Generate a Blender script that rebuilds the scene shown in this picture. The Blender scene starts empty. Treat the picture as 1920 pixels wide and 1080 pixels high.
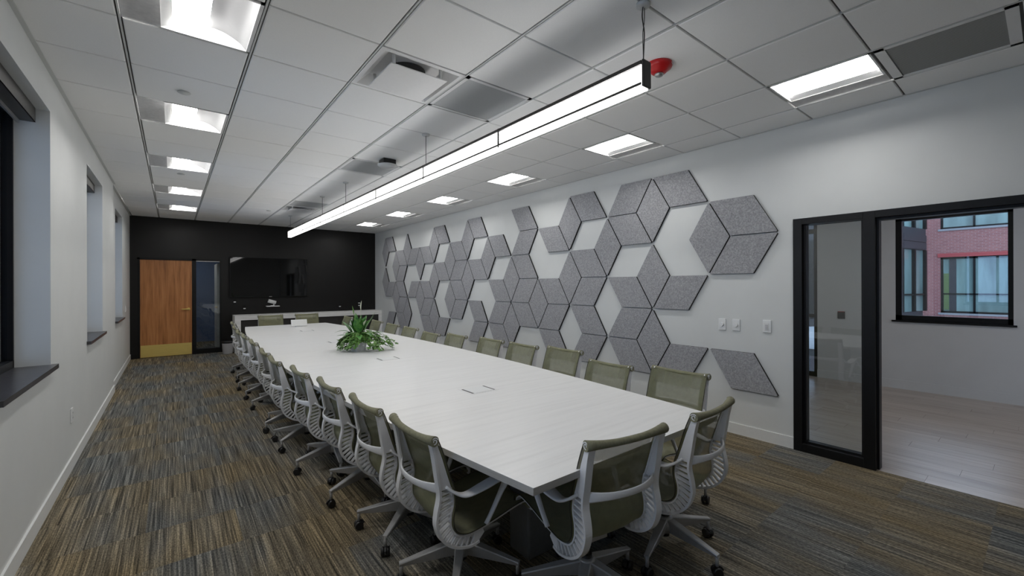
import bpy, bmesh, math, random
from mathutils import Vector, Matrix

random.seed(7)
D = bpy.data
SC = bpy.context.scene
COL = SC.collection
PI = math.pi
R = math.radians

# ------------------------------------------------------------------ camera, sky, exposure
cam_d = D.cameras.new('camera')
cam_d.sensor_fit = 'HORIZONTAL'
cam_d.sensor_width = 36.0
cam_d.lens = 36.0 * 803.24 / 1920.0
cam_d.shift_x = -4.16 / 1920.0
cam_d.shift_y = -4.92 / 1920.0
cam_d.clip_start = 0.02
cam_d.clip_end = 200
CAM = D.objects.new('camera', cam_d)
COL.objects.link(CAM)
CAM.matrix_world = (Matrix.Translation((0.2227, -3.1438, 1.497)) @ Matrix.Rotation(-0.67311, 4, 'Z')
                    @ Matrix.Rotation(PI / 2, 4, 'X') @ Matrix.Rotation(-0.00277, 4, 'Z'))
SC.camera = CAM

W = D.worlds.new('overcast_sky')
SC.world = W
W.use_nodes = True
bg = W.node_tree.nodes['Background']
bg.inputs[0].default_value = (0.60, 0.74, 1.0, 1)
bg.inputs[1].default_value = 1.35

SC.view_settings.view_transform = 'Standard'
SC.view_settings.look = 'None'
SC.view_settings.gamma = 1.0
SC.view_settings.use_curve_mapping = False
SC.view_settings.exposure = 1.36

TROFFER_POWER = 12.8
PENDANT_POWER = 2.6

# ------------------------------------------------------------------ materials
def new_mat(name):
    m = D.materials.new(name)
    m.use_nodes = True
    nt = m.node_tree
    b = nt.nodes['Principled BSDF']
    return m, nt, b

def ramp(nt, fac, stops):
    n = nt.nodes.new('ShaderNodeValToRGB')
    el = n.color_ramp.elements
    while len(el) < len(stops):
        el.new(0.5)
    for e, (p, c) in zip(el, stops):
        e.position = p
        e.color = (c[0], c[1], c[2], 1)
    nt.links.new(fac, n.inputs[0])
    return n.outputs[0]

def coords(nt, kind='Object', scale=(1, 1, 1), world=False):
    mp = nt.nodes.new('ShaderNodeMapping')
    mp.inputs['Scale'].default_value = scale
    if world:
        g = nt.nodes.new('ShaderNodeNewGeometry')
        nt.links.new(g.outputs['Position'], mp.inputs[0])
    else:
        t = nt.nodes.new('ShaderNodeTexCoord')
        nt.links.new(t.outputs[kind], mp.inputs[0])
    return mp

def noise(nt, vec, scale, detail=3, rough=0.55):
    n = nt.nodes.new('ShaderNodeTexNoise')
    n.inputs['Scale'].default_value = scale
    n.inputs['Detail'].default_value = detail
    n.inputs['Roughness'].default_value = rough
    nt.links.new(vec, n.inputs['Vector'])
    return n.outputs[0]

def bump(nt, b, height, strength, dist=0.01):
    n = nt.nodes.new('ShaderNodeBump')
    n.inputs['Strength'].default_value = strength
    n.inputs['Distance'].default_value = dist
    nt.links.new(height, n.inputs['Height'])
    nt.links.new(n.outputs[0], b.inputs['Normal'])

def mat(name, col, rough=0.6, metal=0.0, var=0.0, nscale=40, bumpy=0.0, spec=0.5, world=False, scale=(1, 1, 1)):
    m, nt, b = new_mat(name)
    b.inputs['Roughness'].default_value = rough
    b.inputs['Metallic'].default_value = metal
    b.inputs['Specular IOR Level'].default_value = spec
    mp = coords(nt, scale=scale, world=world)
    f = noise(nt, mp.outputs[0], nscale)
    v = max(var, 0.015)
    lo = tuple(c * (1 - v) for c in col)
    hi = tuple(min(1, c * (1 + v)) for c in col)
    nt.links.new(ramp(nt, f, [(0.3, lo), (0.7, hi)]), b.inputs['Base Color'])
    if bumpy:
        bump(nt, b, f, bumpy)
    return m

def emit_mat(name, col, power):
    m, nt, b = new_mat(name)
    b.inputs['Base Color'].default_value = (0.8, 0.8, 0.8, 1)
    b.inputs['Emission Color'].default_value = (*col, 1)
    b.inputs['Emission Strength'].default_value = power
    return m

def glass_mat(name, tint, rough=0.0, ior=1.7):
    m = D.materials.new(name)
    m.use_nodes = True
    nt = m.node_tree
    nt.nodes.clear()
    o = nt.nodes.new('ShaderNodeOutputMaterial')
    mx = nt.nodes.new('ShaderNodeMixShader')
    t = nt.nodes.new('ShaderNodeBsdfTransparent')
    t.inputs[0].default_value = (*tint, 1)
    g = nt.nodes.new('ShaderNodeBsdfGlossy')
    g.inputs['Roughness'].default_value = rough
    fr = nt.nodes.new('ShaderNodeFresnel')
    fr.inputs[0].default_value = ior
    nt.links.new(fr.outputs[0], mx.inputs[0])
    nt.links.new(t.outputs[0], mx.inputs[1])
    nt.links.new(g.outputs[0], mx.inputs[2])
    nt.links.new(mx.outputs[0], o.inputs[0])
    return m

M = {}
M['wall_white'] = mat('painted_white_wall', (0.655, 0.67, 0.66), 0.55, var=0.02, nscale=3, world=True)
M['wall_black'] = mat('painted_black_wall', (0.0048, 0.0044, 0.0041), 0.40, var=0.05, nscale=20, world=True, spec=0.35)
M['wall_room'] = mat('next_room_grey_wall', (0.60, 0.60, 0.59), 0.6, var=0.02, nscale=3, world=True)
M['wall_blue'] = mat('corridor_blue_wall', (0.10, 0.17, 0.36), 0.7, var=0.05, nscale=60, world=True)
M['trim_white'] = mat('white_vinyl_trim', (0.72, 0.73, 0.72), 0.45, var=0.02)
M['tile'] = mat('ceiling_tile_mineral', (0.92, 0.92, 0.91), 0.85, var=0.03, nscale=260, bumpy=0.08, world=True)
M['tee'] = mat('ceiling_tee_white', (0.62, 0.63, 0.62), 0.5)
M['tee_dark'] = mat('ceiling_tee_reveal', (0.10, 0.10, 0.098), 0.6)
M['plenum'] = mat('plenum_grey', (0.08, 0.08, 0.08), 0.9)
M['black_metal'] = mat('black_anodised_aluminium', (0.006, 0.006, 0.0063), 0.42, 0.0, var=0.1, spec=0.25)
M['dark_metal'] = mat('bronze_metal', (0.026, 0.024, 0.022), 0.4, 0.2, var=0.1)
M['steel'] = mat('brushed_steel', (0.45, 0.45, 0.45), 0.35, 0.9, var=0.06, scale=(1, 40, 1))
M['brass'] = mat('brushed_brass', (0.82, 0.63, 0.20), 0.42, 0.6, var=0.08, nscale=6, scale=(1, 1, 40))
M['white_plastic'] = mat('white_plastic', (0.75, 0.76, 0.76), 0.35)
M['frame_grey'] = mat('chair_frame_pale_grey', (0.74, 0.745, 0.76), 0.34, var=0.02)
M['base_grey'] = mat('chair_base_grey_aluminium', (0.42, 0.42, 0.425), 0.35, 0.35, var=0.05)
M['trim_dark'] = mat('dark_olive_piping', (0.035, 0.033, 0.018), 0.7)
M['rubber'] = mat('black_nylon', (0.010, 0.010, 0.011), 0.4)
M['felt_edge'] = mat('black_felt_edge', (0.007, 0.007, 0.008), 0.9)
M['grille'] = mat('perforated_grille_grey', (0.46, 0.475, 0.48), 0.5, var=0.1, nscale=400)
M['fixture'] = mat('fixture_white_enamel', (0.80, 0.80, 0.80), 0.35)
M['fixture_grey'] = mat('fixture_grey_flap', (0.62, 0.62, 0.62), 0.5)
M['flap'] = None
M['reflector'] = mat('fixture_satin_reflector', (0.24, 0.24, 0.245), 0.35)
M['sill'] = mat('dark_slate_sill', (0.045, 0.045, 0.052), 0.28, var=0.3, nscale=14, bumpy=0.02)
M['red'] = mat('alarm_red', (0.50, 0.010, 0.012), 0.3)
M['lens'] = emit_mat('troffer_lens', (1.0, 0.985, 0.96), TROFFER_POWER)
M['lens_fill'] = emit_mat('added_fill_lens', (1.0, 0.96, 0.90), 3.0)  # glowing face of the lamps added in the next room and corridor
M['pend'] = emit_mat('pendant_lens', (1.0, 0.985, 0.965), PENDANT_POWER)
M['pend_rib'] = mat('pendant_lens_rib', (0.55, 0.55, 0.56), 0.4)
M['glass'] = glass_mat('clear_glass', (0.90, 0.93, 0.93))
M['window_glass'] = glass_mat('tinted_window_glass', (0.70, 0.78, 0.85))
M['screen'] = mat('tv_screen_black_gloss', (0.004, 0.004, 0.004), 0.035)
M['pot'] = mat('white_marbled_pot', (0.80, 0.81, 0.85), 0.3, var=0.14, nscale=16)
M['soil'] = mat('soil', (0.03, 0.02, 0.015), 0.95, var=0.4, bumpy=0.5)
M['petal'] = mat('white_spathe', (0.75, 0.78, 0.66), 0.5)
M['bin'] = mat('grey_bin_plastic', (0.50, 0.50, 0.52), 0.45)
M['liner'] = mat('black_bin_liner', (0.008, 0.008, 0.009), 0.3, bumpy=0.5)
M['pedestal'] = mat('table_pedestal_grey', (0.16, 0.162, 0.158), 0.45, 0.1, var=0.06)
M['ext_dark'] = mat('exterior_dark_panel', (0.030, 0.030, 0.036), 0.5, var=0.15)
M['ext_pale'] = mat('exterior_pale_roof', (0.30, 0.31, 0.33), 0.8, var=0.1, nscale=2)
M['lintel'] = mat('red_steel_lintel', (0.40, 0.075, 0.075), 0.7)
M['ext_glass'] = mat('facade_glass_teal', (0.16, 0.245, 0.235), 0.10, var=0.4, nscale=0.9, scale=(1, 3, 0.5))
M['ext_shade'] = mat('facade_green_board', (0.11, 0.17, 0.06), 0.6)

def felt():
    m, nt, b = new_mat('grey_marled_felt')
    b.inputs['Roughness'].default_value = 0.95
    b.inputs['Specular IOR Level'].default_value = 0.15
    mp = coords(nt, world=True)
    f1 = noise(nt, mp.outputs[0], 75, 2, 0.7)
    f2 = noise(nt, mp.outputs[0], 300, 2, 0.6)
    mx = nt.nodes.new('ShaderNodeMath'); mx.operation = 'ADD'
    nt.links.new(f1, mx.inputs[0]); nt.links.new(f2, mx.inputs[1])
    nt.links.new(ramp(nt, mx.outputs[0], [(0.72, (0.20, 0.202, 0.212)), (1.0, (0.32, 0.322, 0.335)), (1.0, (0.48, 0.48, 0.495))]),
                 b.inputs['Base Color'])
    # scale of the sum is 0..2, bring it to 0..1
    mx2 = nt.nodes.new('ShaderNodeMath'); mx2.operation = 'MULTIPLY'; mx2.inputs[1].default_value = 0.5
    nt.links.new(mx.outputs[0], mx2.inputs[0])
    r = [n for n in nt.nodes if n.type == 'VALTORGB'][0]
    nt.links.new(mx2.outputs[0], r.inputs[0])
    for e, p in zip(r.color_ramp.elements, (0.36, 0.50, 0.63)):
        e.position = p
    bump(nt, b, f2, 0.15, 0.003)
    return m
M['felt'] = felt()

def carpet():
    m, nt, b = new_mat('streaked_carpet')
    b.inputs['Roughness'].default_value = 0.97
    b.inputs['Specular IOR Level'].default_value = 0.1
    oi = nt.nodes.new('ShaderNodeObjectInfo')
    g = nt.nodes.new('ShaderNodeNewGeometry')
    off = nt.nodes.new('ShaderNodeVectorMath'); off.operation = 'SCALE'
    off.inputs[0].default_value = (3.1, 7.7, 0)
    nt.links.new(oi.outputs['Random'], off.inputs['Scale'])
    add = nt.nodes.new('ShaderNodeVectorMath'); add.operation = 'ADD'
    nt.links.new(g.outputs['Position'], add.inputs[0]); nt.links.new(off.outputs[0], add.inputs[1])
    def st(sc, ns, det=3, ro=0.6, vec=add.outputs[0]):
        mp = nt.nodes.new('ShaderNodeMapping'); mp.inputs['Scale'].default_value = sc
        nt.links.new(vec, mp.inputs[0])
        return noise(nt, mp.outputs[0], ns, det, ro)
    P = g.outputs['Position']
    broad = st((1.5, 0.8, 1), 1.0, 2, 0.5, P)                           # slow drift rust <-> blue grey over the room
    tilev = st((5.0, 0.6, 1), 1.0, 2)                                   # bands that change from tile to tile
    streak = st((105, 1.5, 1), 1.0, 2, 0.6)                             # fine yarn lines along the room
    band = st((34, 0.8, 1), 1.0, 2, 0.6, P)
    fleck = st((170, 60, 1), 1.0, 2, 0.6)
    def madd(a, k, c):
        n = nt.nodes.new('ShaderNodeMath'); n.operation = 'MULTIPLY_ADD'; n.inputs[1].default_value = k
        nt.links.new(a, n.inputs[0])
        if hasattr(c, 'is_output'): nt.links.new(c, n.inputs[2])
        else: n.inputs[2].default_value = c
        return n.outputs[0]
    tone = madd(oi.outputs['Random'], 0.26, broad)
    tone = madd(tilev, 0.55, tone)
    tone = madd(streak, 0.16, tone)
    tone = madd(tone, 0.62, 0.0)
    base = ramp(nt, tone, [(0.42, (0.090, 0.100, 0.102)), (0.54, (0.122, 0.121, 0.112)), (0.65, (0.146, 0.126, 0.092)), (0.78, (0.156, 0.124, 0.076))])
    lum = ramp(nt, streak, [(0.33, (0.24, 0.25, 0.26)), (0.46, (0.82, 0.83, 0.84)), (0.55, (1.12, 1.12, 1.12)), (0.66, (2.1, 2.08, 2.05))])
    lum2 = ramp(nt, band, [(0.32, (0.55, 0.56, 0.58)), (0.5, (1.0, 1.0, 1.0)), (0.68, (1.5, 1.5, 1.5))])
    def mulc(a, c, f):
        n = nt.nodes.new('ShaderNodeMix'); n.data_type = 'RGBA'; n.blend_type = 'MULTIPLY'; n.inputs[0].default_value = f
        nt.links.new(a, n.inputs[6]); nt.links.new(c, n.inputs[7])
        return n
    mul = mulc(base, lum, 0.85)
    mulb = mulc(mul.outputs[2], lum2, 0.45)
    fl = ramp(nt, fleck, [(0.34, (0.50, 0.50, 0.51)), (0.62, (1.55, 1.55, 1.55))])
    mul2 = mulc(mulb.outputs[2], fl, 0.75)
    nt.links.new(mul2.outputs[2], b.inputs['Base Color'])
    bump(nt, b, fleck, 0.3, 0.004)
    return m
M['carpet'] = carpet()

def wood(name, stops, scale, nscale, rough, rnd=0.0, ring=0.0):
    m, nt, b = new_mat(name)
    b.inputs['Roughness'].default_value = rough
    g = nt.nodes.new('ShaderNodeNewGeometry')
    oi = nt.nodes.new('ShaderNodeObjectInfo')
    off = nt.nodes.new('ShaderNodeVectorMath'); off.operation = 'SCALE'
    off.inputs[0].default_value = (9.3, 5.1, 4.7)
    if rnd:
        nt.links.new(oi.outputs['Random'], off.inputs['Scale'])
    else:
        off.inputs['Scale'].default_value = 1.0
    add = nt.nodes.new('ShaderNodeVectorMath'); add.operation = 'ADD'
    nt.links.new(g.outputs['Position'], add.inputs[0]); nt.links.new(off.outputs[0], add.inputs[1])
    mp = nt.nodes.new('ShaderNodeMapping'); mp.inputs['Scale'].default_value = scale
    nt.links.new(add.outputs[0], mp.inputs[0])
    f = noise(nt, mp.outputs[0], nscale, 4, 0.6)
    if rnd:
        ma = nt.nodes.new('ShaderNodeMath'); ma.operation = 'MULTIPLY_ADD'; ma.inputs[1].default_value = rnd
        nt.links.new(oi.outputs['Random'], ma.inputs[0]); nt.links.new(f, ma.inputs[2])
        f = ma.outputs[0]
    nt.links.new(ramp(nt, f, stops), b.inputs['Base Color'])
    return m
M['table'] = wood('bleached_ash_laminate', [(0.30, (0.715, 0.715, 0.71)), (0.48, (0.765, 0.765, 0.76)), (0.70, (0.795, 0.795, 0.79))], (0.9, 16, 10), 1.6, 0.36)
M['table_edge'] = wood('table_edge_band', [(0.3, (0.36, 0.35, 0.33)), (0.7, (0.46, 0.45, 0.43))], (2, 2, 30), 2, 0.5)
M['credenza'] = wood('pale_ash_laminate', [(0.30, (0.62, 0.62, 0.615)), (0.5, (0.76, 0.76, 0.75)), (0.7, (0.84, 0.84, 0.83))], (1.2, 20, 24), 2.0, 0.5)
M['credenza_door'] = mat('dark_laminate_door', (0.022, 0.020, 0.019), 0.5, var=0.1)
M['door'] = wood('oak_veneer_door', [(0.30, (0.26, 0.095, 0.026)), (0.48, (0.42, 0.165, 0.048)), (0.68, (0.54, 0.235, 0.078))], (13, 13, 0.8), 1.6, 0.42)
M['plank'] = wood('grey_brown_plank', [(0.25, (0.26, 0.200, 0.158)), (0.50, (0.40, 0.330, 0.275)), (0.85, (0.50, 0.43, 0.37))], (20, 1.2, 1), 1.4, 0.36, rnd=0.22)
M['plank'].node_tree.nodes['Principled BSDF'].inputs['Coat Weight'].default_value = 0.6
M['plank'].node_tree.nodes['Principled BSDF'].inputs['Coat Roughness'].default_value = 0.22

def mesh_fabric(name, col, opac):
    m = D.materials.new(name)
    m.use_nodes = True
    nt = m.node_tree
    b = nt.nodes['Principled BSDF']
    o = [n for n in nt.nodes if n.type == 'OUTPUT_MATERIAL'][0]
    mp = coords(nt)
    f = noise(nt, mp.outputs[0], 30)
    lo = tuple(c * 0.9 for c in col); hi = tuple(c * 1.1 for c in col)
    nt.links.new(ramp(nt, f, [(0.3, lo), (0.7, hi)]), b.inputs['Base Color'])
    b.inputs['Roughness'].default_value = 0.7
    b.inputs['Specular IOR Level'].default_value = 0.3
    t = nt.nodes.new('ShaderNodeBsdfTransparent')
    mx = nt.nodes.new('ShaderNodeMixShader')
    mx.inputs[0].default_value = opac
    nt.links.new(t.outputs[0], mx.inputs[1]); nt.links.new(b.outputs[0], mx.inputs[2])
    nt.links.new(mx.outputs[0], o.inputs[0])
    return m
M['mesh'] = mesh_fabric('olive_mesh_fabric', (0.240, 0.242, 0.145), 0.68)
M['mesh_band'] = mesh_fabric('olive_mesh_pocket', (0.245, 0.245, 0.145), 0.40)
M['mesh_edge'] = mesh_fabric('olive_mesh_double_layer', (0.235, 0.233, 0.120), 0.74)
M['flap'] = mesh_fabric('perforated_white_flap', (0.70, 0.70, 0.70), 0.55)
M['roll'] = mat('olive_rolled_fabric', (0.185, 0.180, 0.112), 0.8, var=0.15, nscale=80, bumpy=0.1)

def leaf_mat(name, lo, hi):
    m, nt, b = new_mat(name)
    b.inputs['Roughness'].default_value = 0.4
    mp = coords(nt, world=True)
    f = noise(nt, mp.outputs[0], 22, 3)
    nt.links.new(ramp(nt, f, [(0.3, lo), (0.7, hi)]), b.inputs['Base Color'])
    return m
M['leaf'] = leaf_mat('glossy_lily_leaf', (0.02, 0.12, 0.025), (0.13, 0.33, 0.06))
M['ivy'] = leaf_mat('ivy_leaf', (0.04, 0.14, 0.02), (0.19, 0.36, 0.08))
M['vine'] = mat('vine_stem', (0.10, 0.12, 0.04), 0.7)

def brick():
    m, nt, b = new_mat('red_brick_facade')
    b.inputs['Roughness'].default_value = 0.9
    g = nt.nodes.new('ShaderNodeNewGeometry')
    sep = nt.nodes.new('ShaderNodeSeparateXYZ'); nt.links.new(g.outputs['Position'], sep.inputs[0])
    cmb = nt.nodes.new('ShaderNodeCombineXYZ')
    nt.links.new(sep.outputs['Y'], cmb.inputs[0]); nt.links.new(sep.outputs['Z'], cmb.inputs[1])
    t = nt.nodes.new('ShaderNodeTexBrick')
    t.inputs['Scale'].default_value = 1.0
    t.inputs['Brick Width'].default_value = 0.15
    t.inputs['Row Height'].default_value = 0.052
    t.inputs['Mortar Size'].default_value = 0.007
    t.inputs['Color1'].default_value = (0.34, 0.135, 0.125, 1)
    t.inputs['Color2'].default_value = (0.27, 0.10, 0.098, 1)
    t.inputs['Mortar'].default_value = (0.36, 0.24, 0.23, 1)
    nt.links.new(cmb.outputs[0], t.inputs['Vector'])
    nt.links.new(t.outputs['Color'], b.inputs['Base Color'])
    return m
M['brick'] = brick()

# ------------------------------------------------------------------ mesh helpers
class MB:
    def __init__(self):
        self.v = []; self.f = []; self.mi = []; self.smooth = []
    def add(self, vs, fs, mi=0, smooth=False):
        o = len(self.v)
        self.v += [tuple(v) for v in vs]
        for f in fs:
            self.f.append(tuple(i + o for i in f)); self.mi.append(mi); self.smooth.append(smooth)
        return self
    def box(self, x0, y0, z0, x1, y1, z1, mi=0):
        x0, x1 = min(x0, x1), max(x0, x1); y0, y1 = min(y0, y1), max(y0, y1); z0, z1 = min(z0, z1), max(z0, z1)
        vs = [(x0, y0, z0), (x1, y0, z0), (x1, y1, z0), (x0, y1, z0), (x0, y0, z1), (x1, y0, z1), (x1, y1, z1), (x0, y1, z1)]
        return self.add(vs, [(0, 3, 2, 1), (4, 5, 6, 7), (0, 1, 5, 4), (1, 2, 6, 5), (2, 3, 7, 6), (3, 0, 4, 7)], mi)
    def prism(self, poly, a, b, axis='y', mi=0, mi_cap=None):
        """poly is a 2D outline; extruded along axis from a to b. axis y: (x,z); x: (y,z); z: (x,y)"""
        def P(p, t):
            return (p[0], t, p[1]) if axis == 'y' else (t, p[0], p[1]) if axis == 'x' else (p[0], p[1], t)
        n = len(poly)
        vs = [P(p, a) for p in poly] + [P(p, b) for p in poly]
        self.add(vs, [(i, (i + 1) % n, n + (i + 1) % n, n + i) for i in range(n)], mi)
        self.add(vs, [tuple(range(n - 1, -1, -1)), tuple(range(n, 2 * n))], mi if mi_cap is None else mi_cap)
        return self
    def ring(self, rings, close=False, caps=True, mi=0, smooth=True):
        n = len(rings[0]); o = []
        vs = [p for r in rings for p in r]
        fs = []
        m = len(rings)
        for k in range(m if close else m - 1):
            k2 = (k + 1) % m
            for i in range(n):
                j = (i + 1) % n
                fs.append((k * n + i, k * n + j, k2 * n + j, k2 * n + i))
        self.add(vs, fs, mi, smooth)
        if caps and not close:
            self.add(rings[0], [tuple(range(n - 1, -1, -1))], mi)
            self.add(rings[-1], [tuple(range(n))], mi)
        return self
    def tube(self, path, rad, seg=8, mi=0, caps=True):
        path = [Vector(p) for p in path]
        rr = rad if isinstance(rad, (list, tuple)) else [rad] * len(path)
        rings = []
        ref = Vector((0, 0, 1))
        for i, p in enumerate(path):
            d = (path[min(i + 1, len(path) - 1)] - path[max(i - 1, 0)]).normalized()
            if abs(d.dot(ref)) > 0.95:
                ref = Vector((0, 1, 0)) if abs(d.y) < 0.9 else Vector((1, 0, 0))
            u = d.cross(ref).normalized(); w = u.cross(d).normalized()
            rings.append([p + (u * math.cos(2 * PI * k / seg) + w * math.sin(2 * PI * k / seg)) * rr[i] for k in range(seg)])
        return self.ring(rings, caps=caps, mi=mi)
    def cyl(self, c, r, h, seg=16, axis='z', r2=None, mi=0):
        c = Vector(c); r2 = r if r2 is None else r2
        ax = {'x': Vector((1, 0, 0)), 'y': Vector((0, 1, 0)), 'z': Vector((0, 0, 1))}[axis]
        u = Vector((0, 1, 0)) if axis == 'x' else Vector((0, 0, 1)) if axis == 'y' else Vector((1, 0, 0))
        w = ax.cross(u)
        rings = [[c + ax * t + (u * math.cos(2 * PI * k / seg) + w * math.sin(2 * PI * k / seg)) * q for k in range(seg)]
                 for t, q in ((0, r), (h, r2))]
        return self.ring(rings, mi=mi)
    def lathe(self, c, prof, seg=24, mi=0):
        c = Vector(c)
        rings = [[c + Vector((r * math.cos(2 * PI * k / seg), r * math.sin(2 * PI * k / seg), z)) for k in range(seg)] for r, z in prof]
        return self.ring(rings, mi=mi)
    def mesh(self, name):
        me = D.meshes.new(name)
        me.from_pydata(self.v, [], self.f)
        for p, i, s in zip(me.polygons, self.mi, self.smooth):
            p.material_index = i; p.use_smooth = s
        bm = bmesh.new(); bm.from_mesh(me)
        bmesh.ops.remove_doubles(bm, verts=bm.verts, dist=1e-5)
        bmesh.ops.recalc_face_normals(bm, faces=bm.faces)
        bm.to_mesh(me); bm.free()
        return me
    def build(self, name, mats, parent=None, loc=None, rz=None, bevel=0.0):
        me = self.mesh(name)
        for m in (mats if isinstance(mats, (list, tuple)) else [mats]):
            me.materials.append(M[m])
        return obj(name, me, parent, loc, rz, bevel)

def obj(name, me, parent=None, loc=None, rz=None, bevel=0.0):
    o = D.objects.new(name, me)
    COL.objects.link(o)
    if parent is not None:
        o.parent = parent
    if loc is not None:
        o.location = loc
    if rz is not None:
        o.rotation_euler = (0, 0, rz)
    if bevel:
        b = o.modifiers.new('soft_edges', 'BEVEL'); b.width = bevel; b.segments = 2; b.limit_method = 'ANGLE'; b.angle_limit = R(40)
    return o

def tag(o, label=None, cat=None, group=None, kind=None):
    if label: o['label'] = label
    if cat: o['category'] = cat
    if group: o['group'] = group
    if kind: o['kind'] = kind
    return o

def thing(name, label, cat, loc=(0, 0, 0), rz=0.0, group=None):
    o = D.objects.new(name, None)
    o.empty_display_size = 0.1
    COL.objects.link(o); o.location = loc; o.rotation_euler = (0, 0, rz)
    return tag(o, label, cat, group)

def copy_tree(o, parent=None):
    c = o.copy(); COL.objects.link(c)
    if parent is not None: c.parent = parent
    for ch in list(o.children):
        copy_tree(ch, c)
    return c

def struct(name, mb, m, label=None, cat=None, **k):
    o = mb.build(name, m, **k)
    return tag(o, label, cat, kind='structure')

def catmull(pts, n=8, close=False):
    out = []
    P = [Vector(p) for p in pts]
    m = len(P)
    for i in range(m - 1):
        p0 = P[max(i - 1, 0)]; p1 = P[i]; p2 = P[i + 1]; p3 = P[min(i + 2, m - 1)]
        for k in range(n):
            t = k / n
            out.append(0.5 * ((2 * p1) + (p2 - p0) * t + (2 * p0 - 5 * p1 + 4 * p2 - p3) * t * t + (3 * p1 - p0 - 3 * p2 + p3) * t ** 3))
    out.append(P[-1])
    return out

# ------------------------------------------------------------------ room numbers
XL, XL2, XR, YB, YF, H = -0.433, -0.465, 4.65, 8.64, -5.2, 2.957
T = 0.6096
YSTEP = 5.15
WZ0, WZ1 = 0.955, 2.70
WINS = [(-2.84, -1.65, XL), (-0.05, 1.142, XL), (2.745, 3.935, XL), (5.80, 6.97, XL2)]

# ------------------------------------------------------------------ structure: floor
XE = 4.66
floor = struct('floor', MB().box(-1.0, YF - 0.2, -0.06, XE, YB + 0.12, -0.0125), 'carpet',
               'streaked rust and slate carpet tile floor of the meeting room', 'floor')
CT = 0.457
XE = 4.66
def ct_mesh(w):
    me = MB().box(0.0001, 0.0001, -0.012, w - 0.0001, CT - 0.0001, 0).mesh('carpet_tile'); me.materials.append(M['carpet'])
    return me
tile_me = ct_mesh(CT)
rest = MB()
n_ct = 0
ncol = int(math.ceil((XE - XL2 + 0.0) / CT))
x_first = XE - ncol * CT
for ci in range(ncol):
    x = x_first + ci * CT
    y = YF
    while y < YB + 0.1:
        # pieces the camera can see (open aisle, near end of the table) are separate, the hidden remainder is one piece
        seen = (y > -0.75 and x < 1.6) or (x > 1.0 and -3.6 < y < 0.2) or (x > 3.0 and -3.6 < y < 1.2)
        if seen and n_ct < 298:
            obj('carpet_tile', tile_me, floor, (x, y, 0)); n_ct += 1
        else:
            rest.box(x, y, -0.012, x + CT, y + CT, 0)
        y += CT
tag(rest.build('carpet_remainder', 'carpet', floor), kind='stuff')

# ------------------------------------------------------------------ structure: ceiling
ceiling = struct('ceiling', MB().box(-0.8, YF - 0.2, 3.09, XR + 0.15, YB + 0.15, 3.15), 'plenum',
                 'white suspended ceiling of square tiles in a slotted grid', 'ceiling')
for i in range(0, 8):                                           # main runners along the room
    xx = i * T
    m = MB().box(xx - 0.017, YF, 2.974, xx + 0.017, YB, 2.979, 0)
    m.box(xx - 0.0045, YF, 2.9585, xx + 0.0045, YB, 2.974, 1)
    m.build('main_tee', ['tee_dark', 'tee'], ceiling)
J0, J1 = -8, 14
for j in range(J0, J1 + 1):                                     # cross tees
    yy = j * T
    MB().box(XL, yy - 0.015, 2.972, XR, yy + 0.015, 2.9735).build('cross_tee', 'tee_dark', ceiling)
lights_left = [-4, -1, 2, 5, 8, 11]
lights_right = [-4, -1, 2, 5, 8, 11]
special = set()
for j in lights_left: special.add((0, j))
for j in lights_right: special.add((6, j))
DIFF = [(2, -1), (3, 9)]
GRIL = [(3, -1), (3, 3), (3, 8)]
LGRIL = [(6, -5)]
for q in DIFF + GRIL + LGRIL: special.add(q)
GX, GY = 0.012, 0.0058
cache = {}
for i in range(-1, 8):
    for j in range(J0 - 1, J1 + 1):
        if (i, j) in special: continue
        x0 = i * T + GX if i >= 0 else XL + 0.004
        x1 = (i + 1) * T - GX if i < 7 else XR - 0.004
        y0 = max(j * T + GY, YF + 0.004); y1 = min((j + 1) * T - GY, YB - 0.004)
        if y1 - y0 < 0.03: continue
        key = (round(x1 - x0, 4), round(y1 - y0, 4))
        if key not in cache:
            w, d = key
            e = 0.006
            mb = MB()
            mb.add([(0, 0, 0.016), (w, 0, 0.016), (w, d, 0.016), (0, d, 0.016), (0, 0, 0.004), (w, 0, 0.004), (w, d, 0.004), (0, d, 0.004),
                    (e, e * .5, 0), (w - e, e * .5, 0), (w - e, d - e * .5, 0), (e, d - e * .5, 0)],
                   [(0, 1, 2, 3), (4, 5, 1, 0), (5, 6, 2, 1), (6, 7, 3, 2), (7, 4, 0, 3), (8, 9, 5, 4), (9, 10, 6, 5), (10, 11, 7, 6), (11, 8, 4, 7), (11, 10, 9, 8)])
            me = mb.mesh('ceiling_tile'); me.materials.append(M['tile']); cache[key] = me
        obj('ceiling_tile', cache[key], ceiling, (x0, y0, H))
# perimeter angle
struct('trim_1', MB().box(XL, YF, H - 0.006, XL + 0.024, YSTEP, H - 0.001).box(XL2, YSTEP, H - 0.006, XL2 + 0.03, YB, H - 0.001), 'tee', 'pale metal ceiling angle along the window wall', 'trim')
struct('trim_2', MB().box(XR - 0.02, YF, H - 0.004, XR, YB, H - 0.001), 'tee', 'thin metal ceiling angle above the acoustic panels', 'trim')

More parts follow.
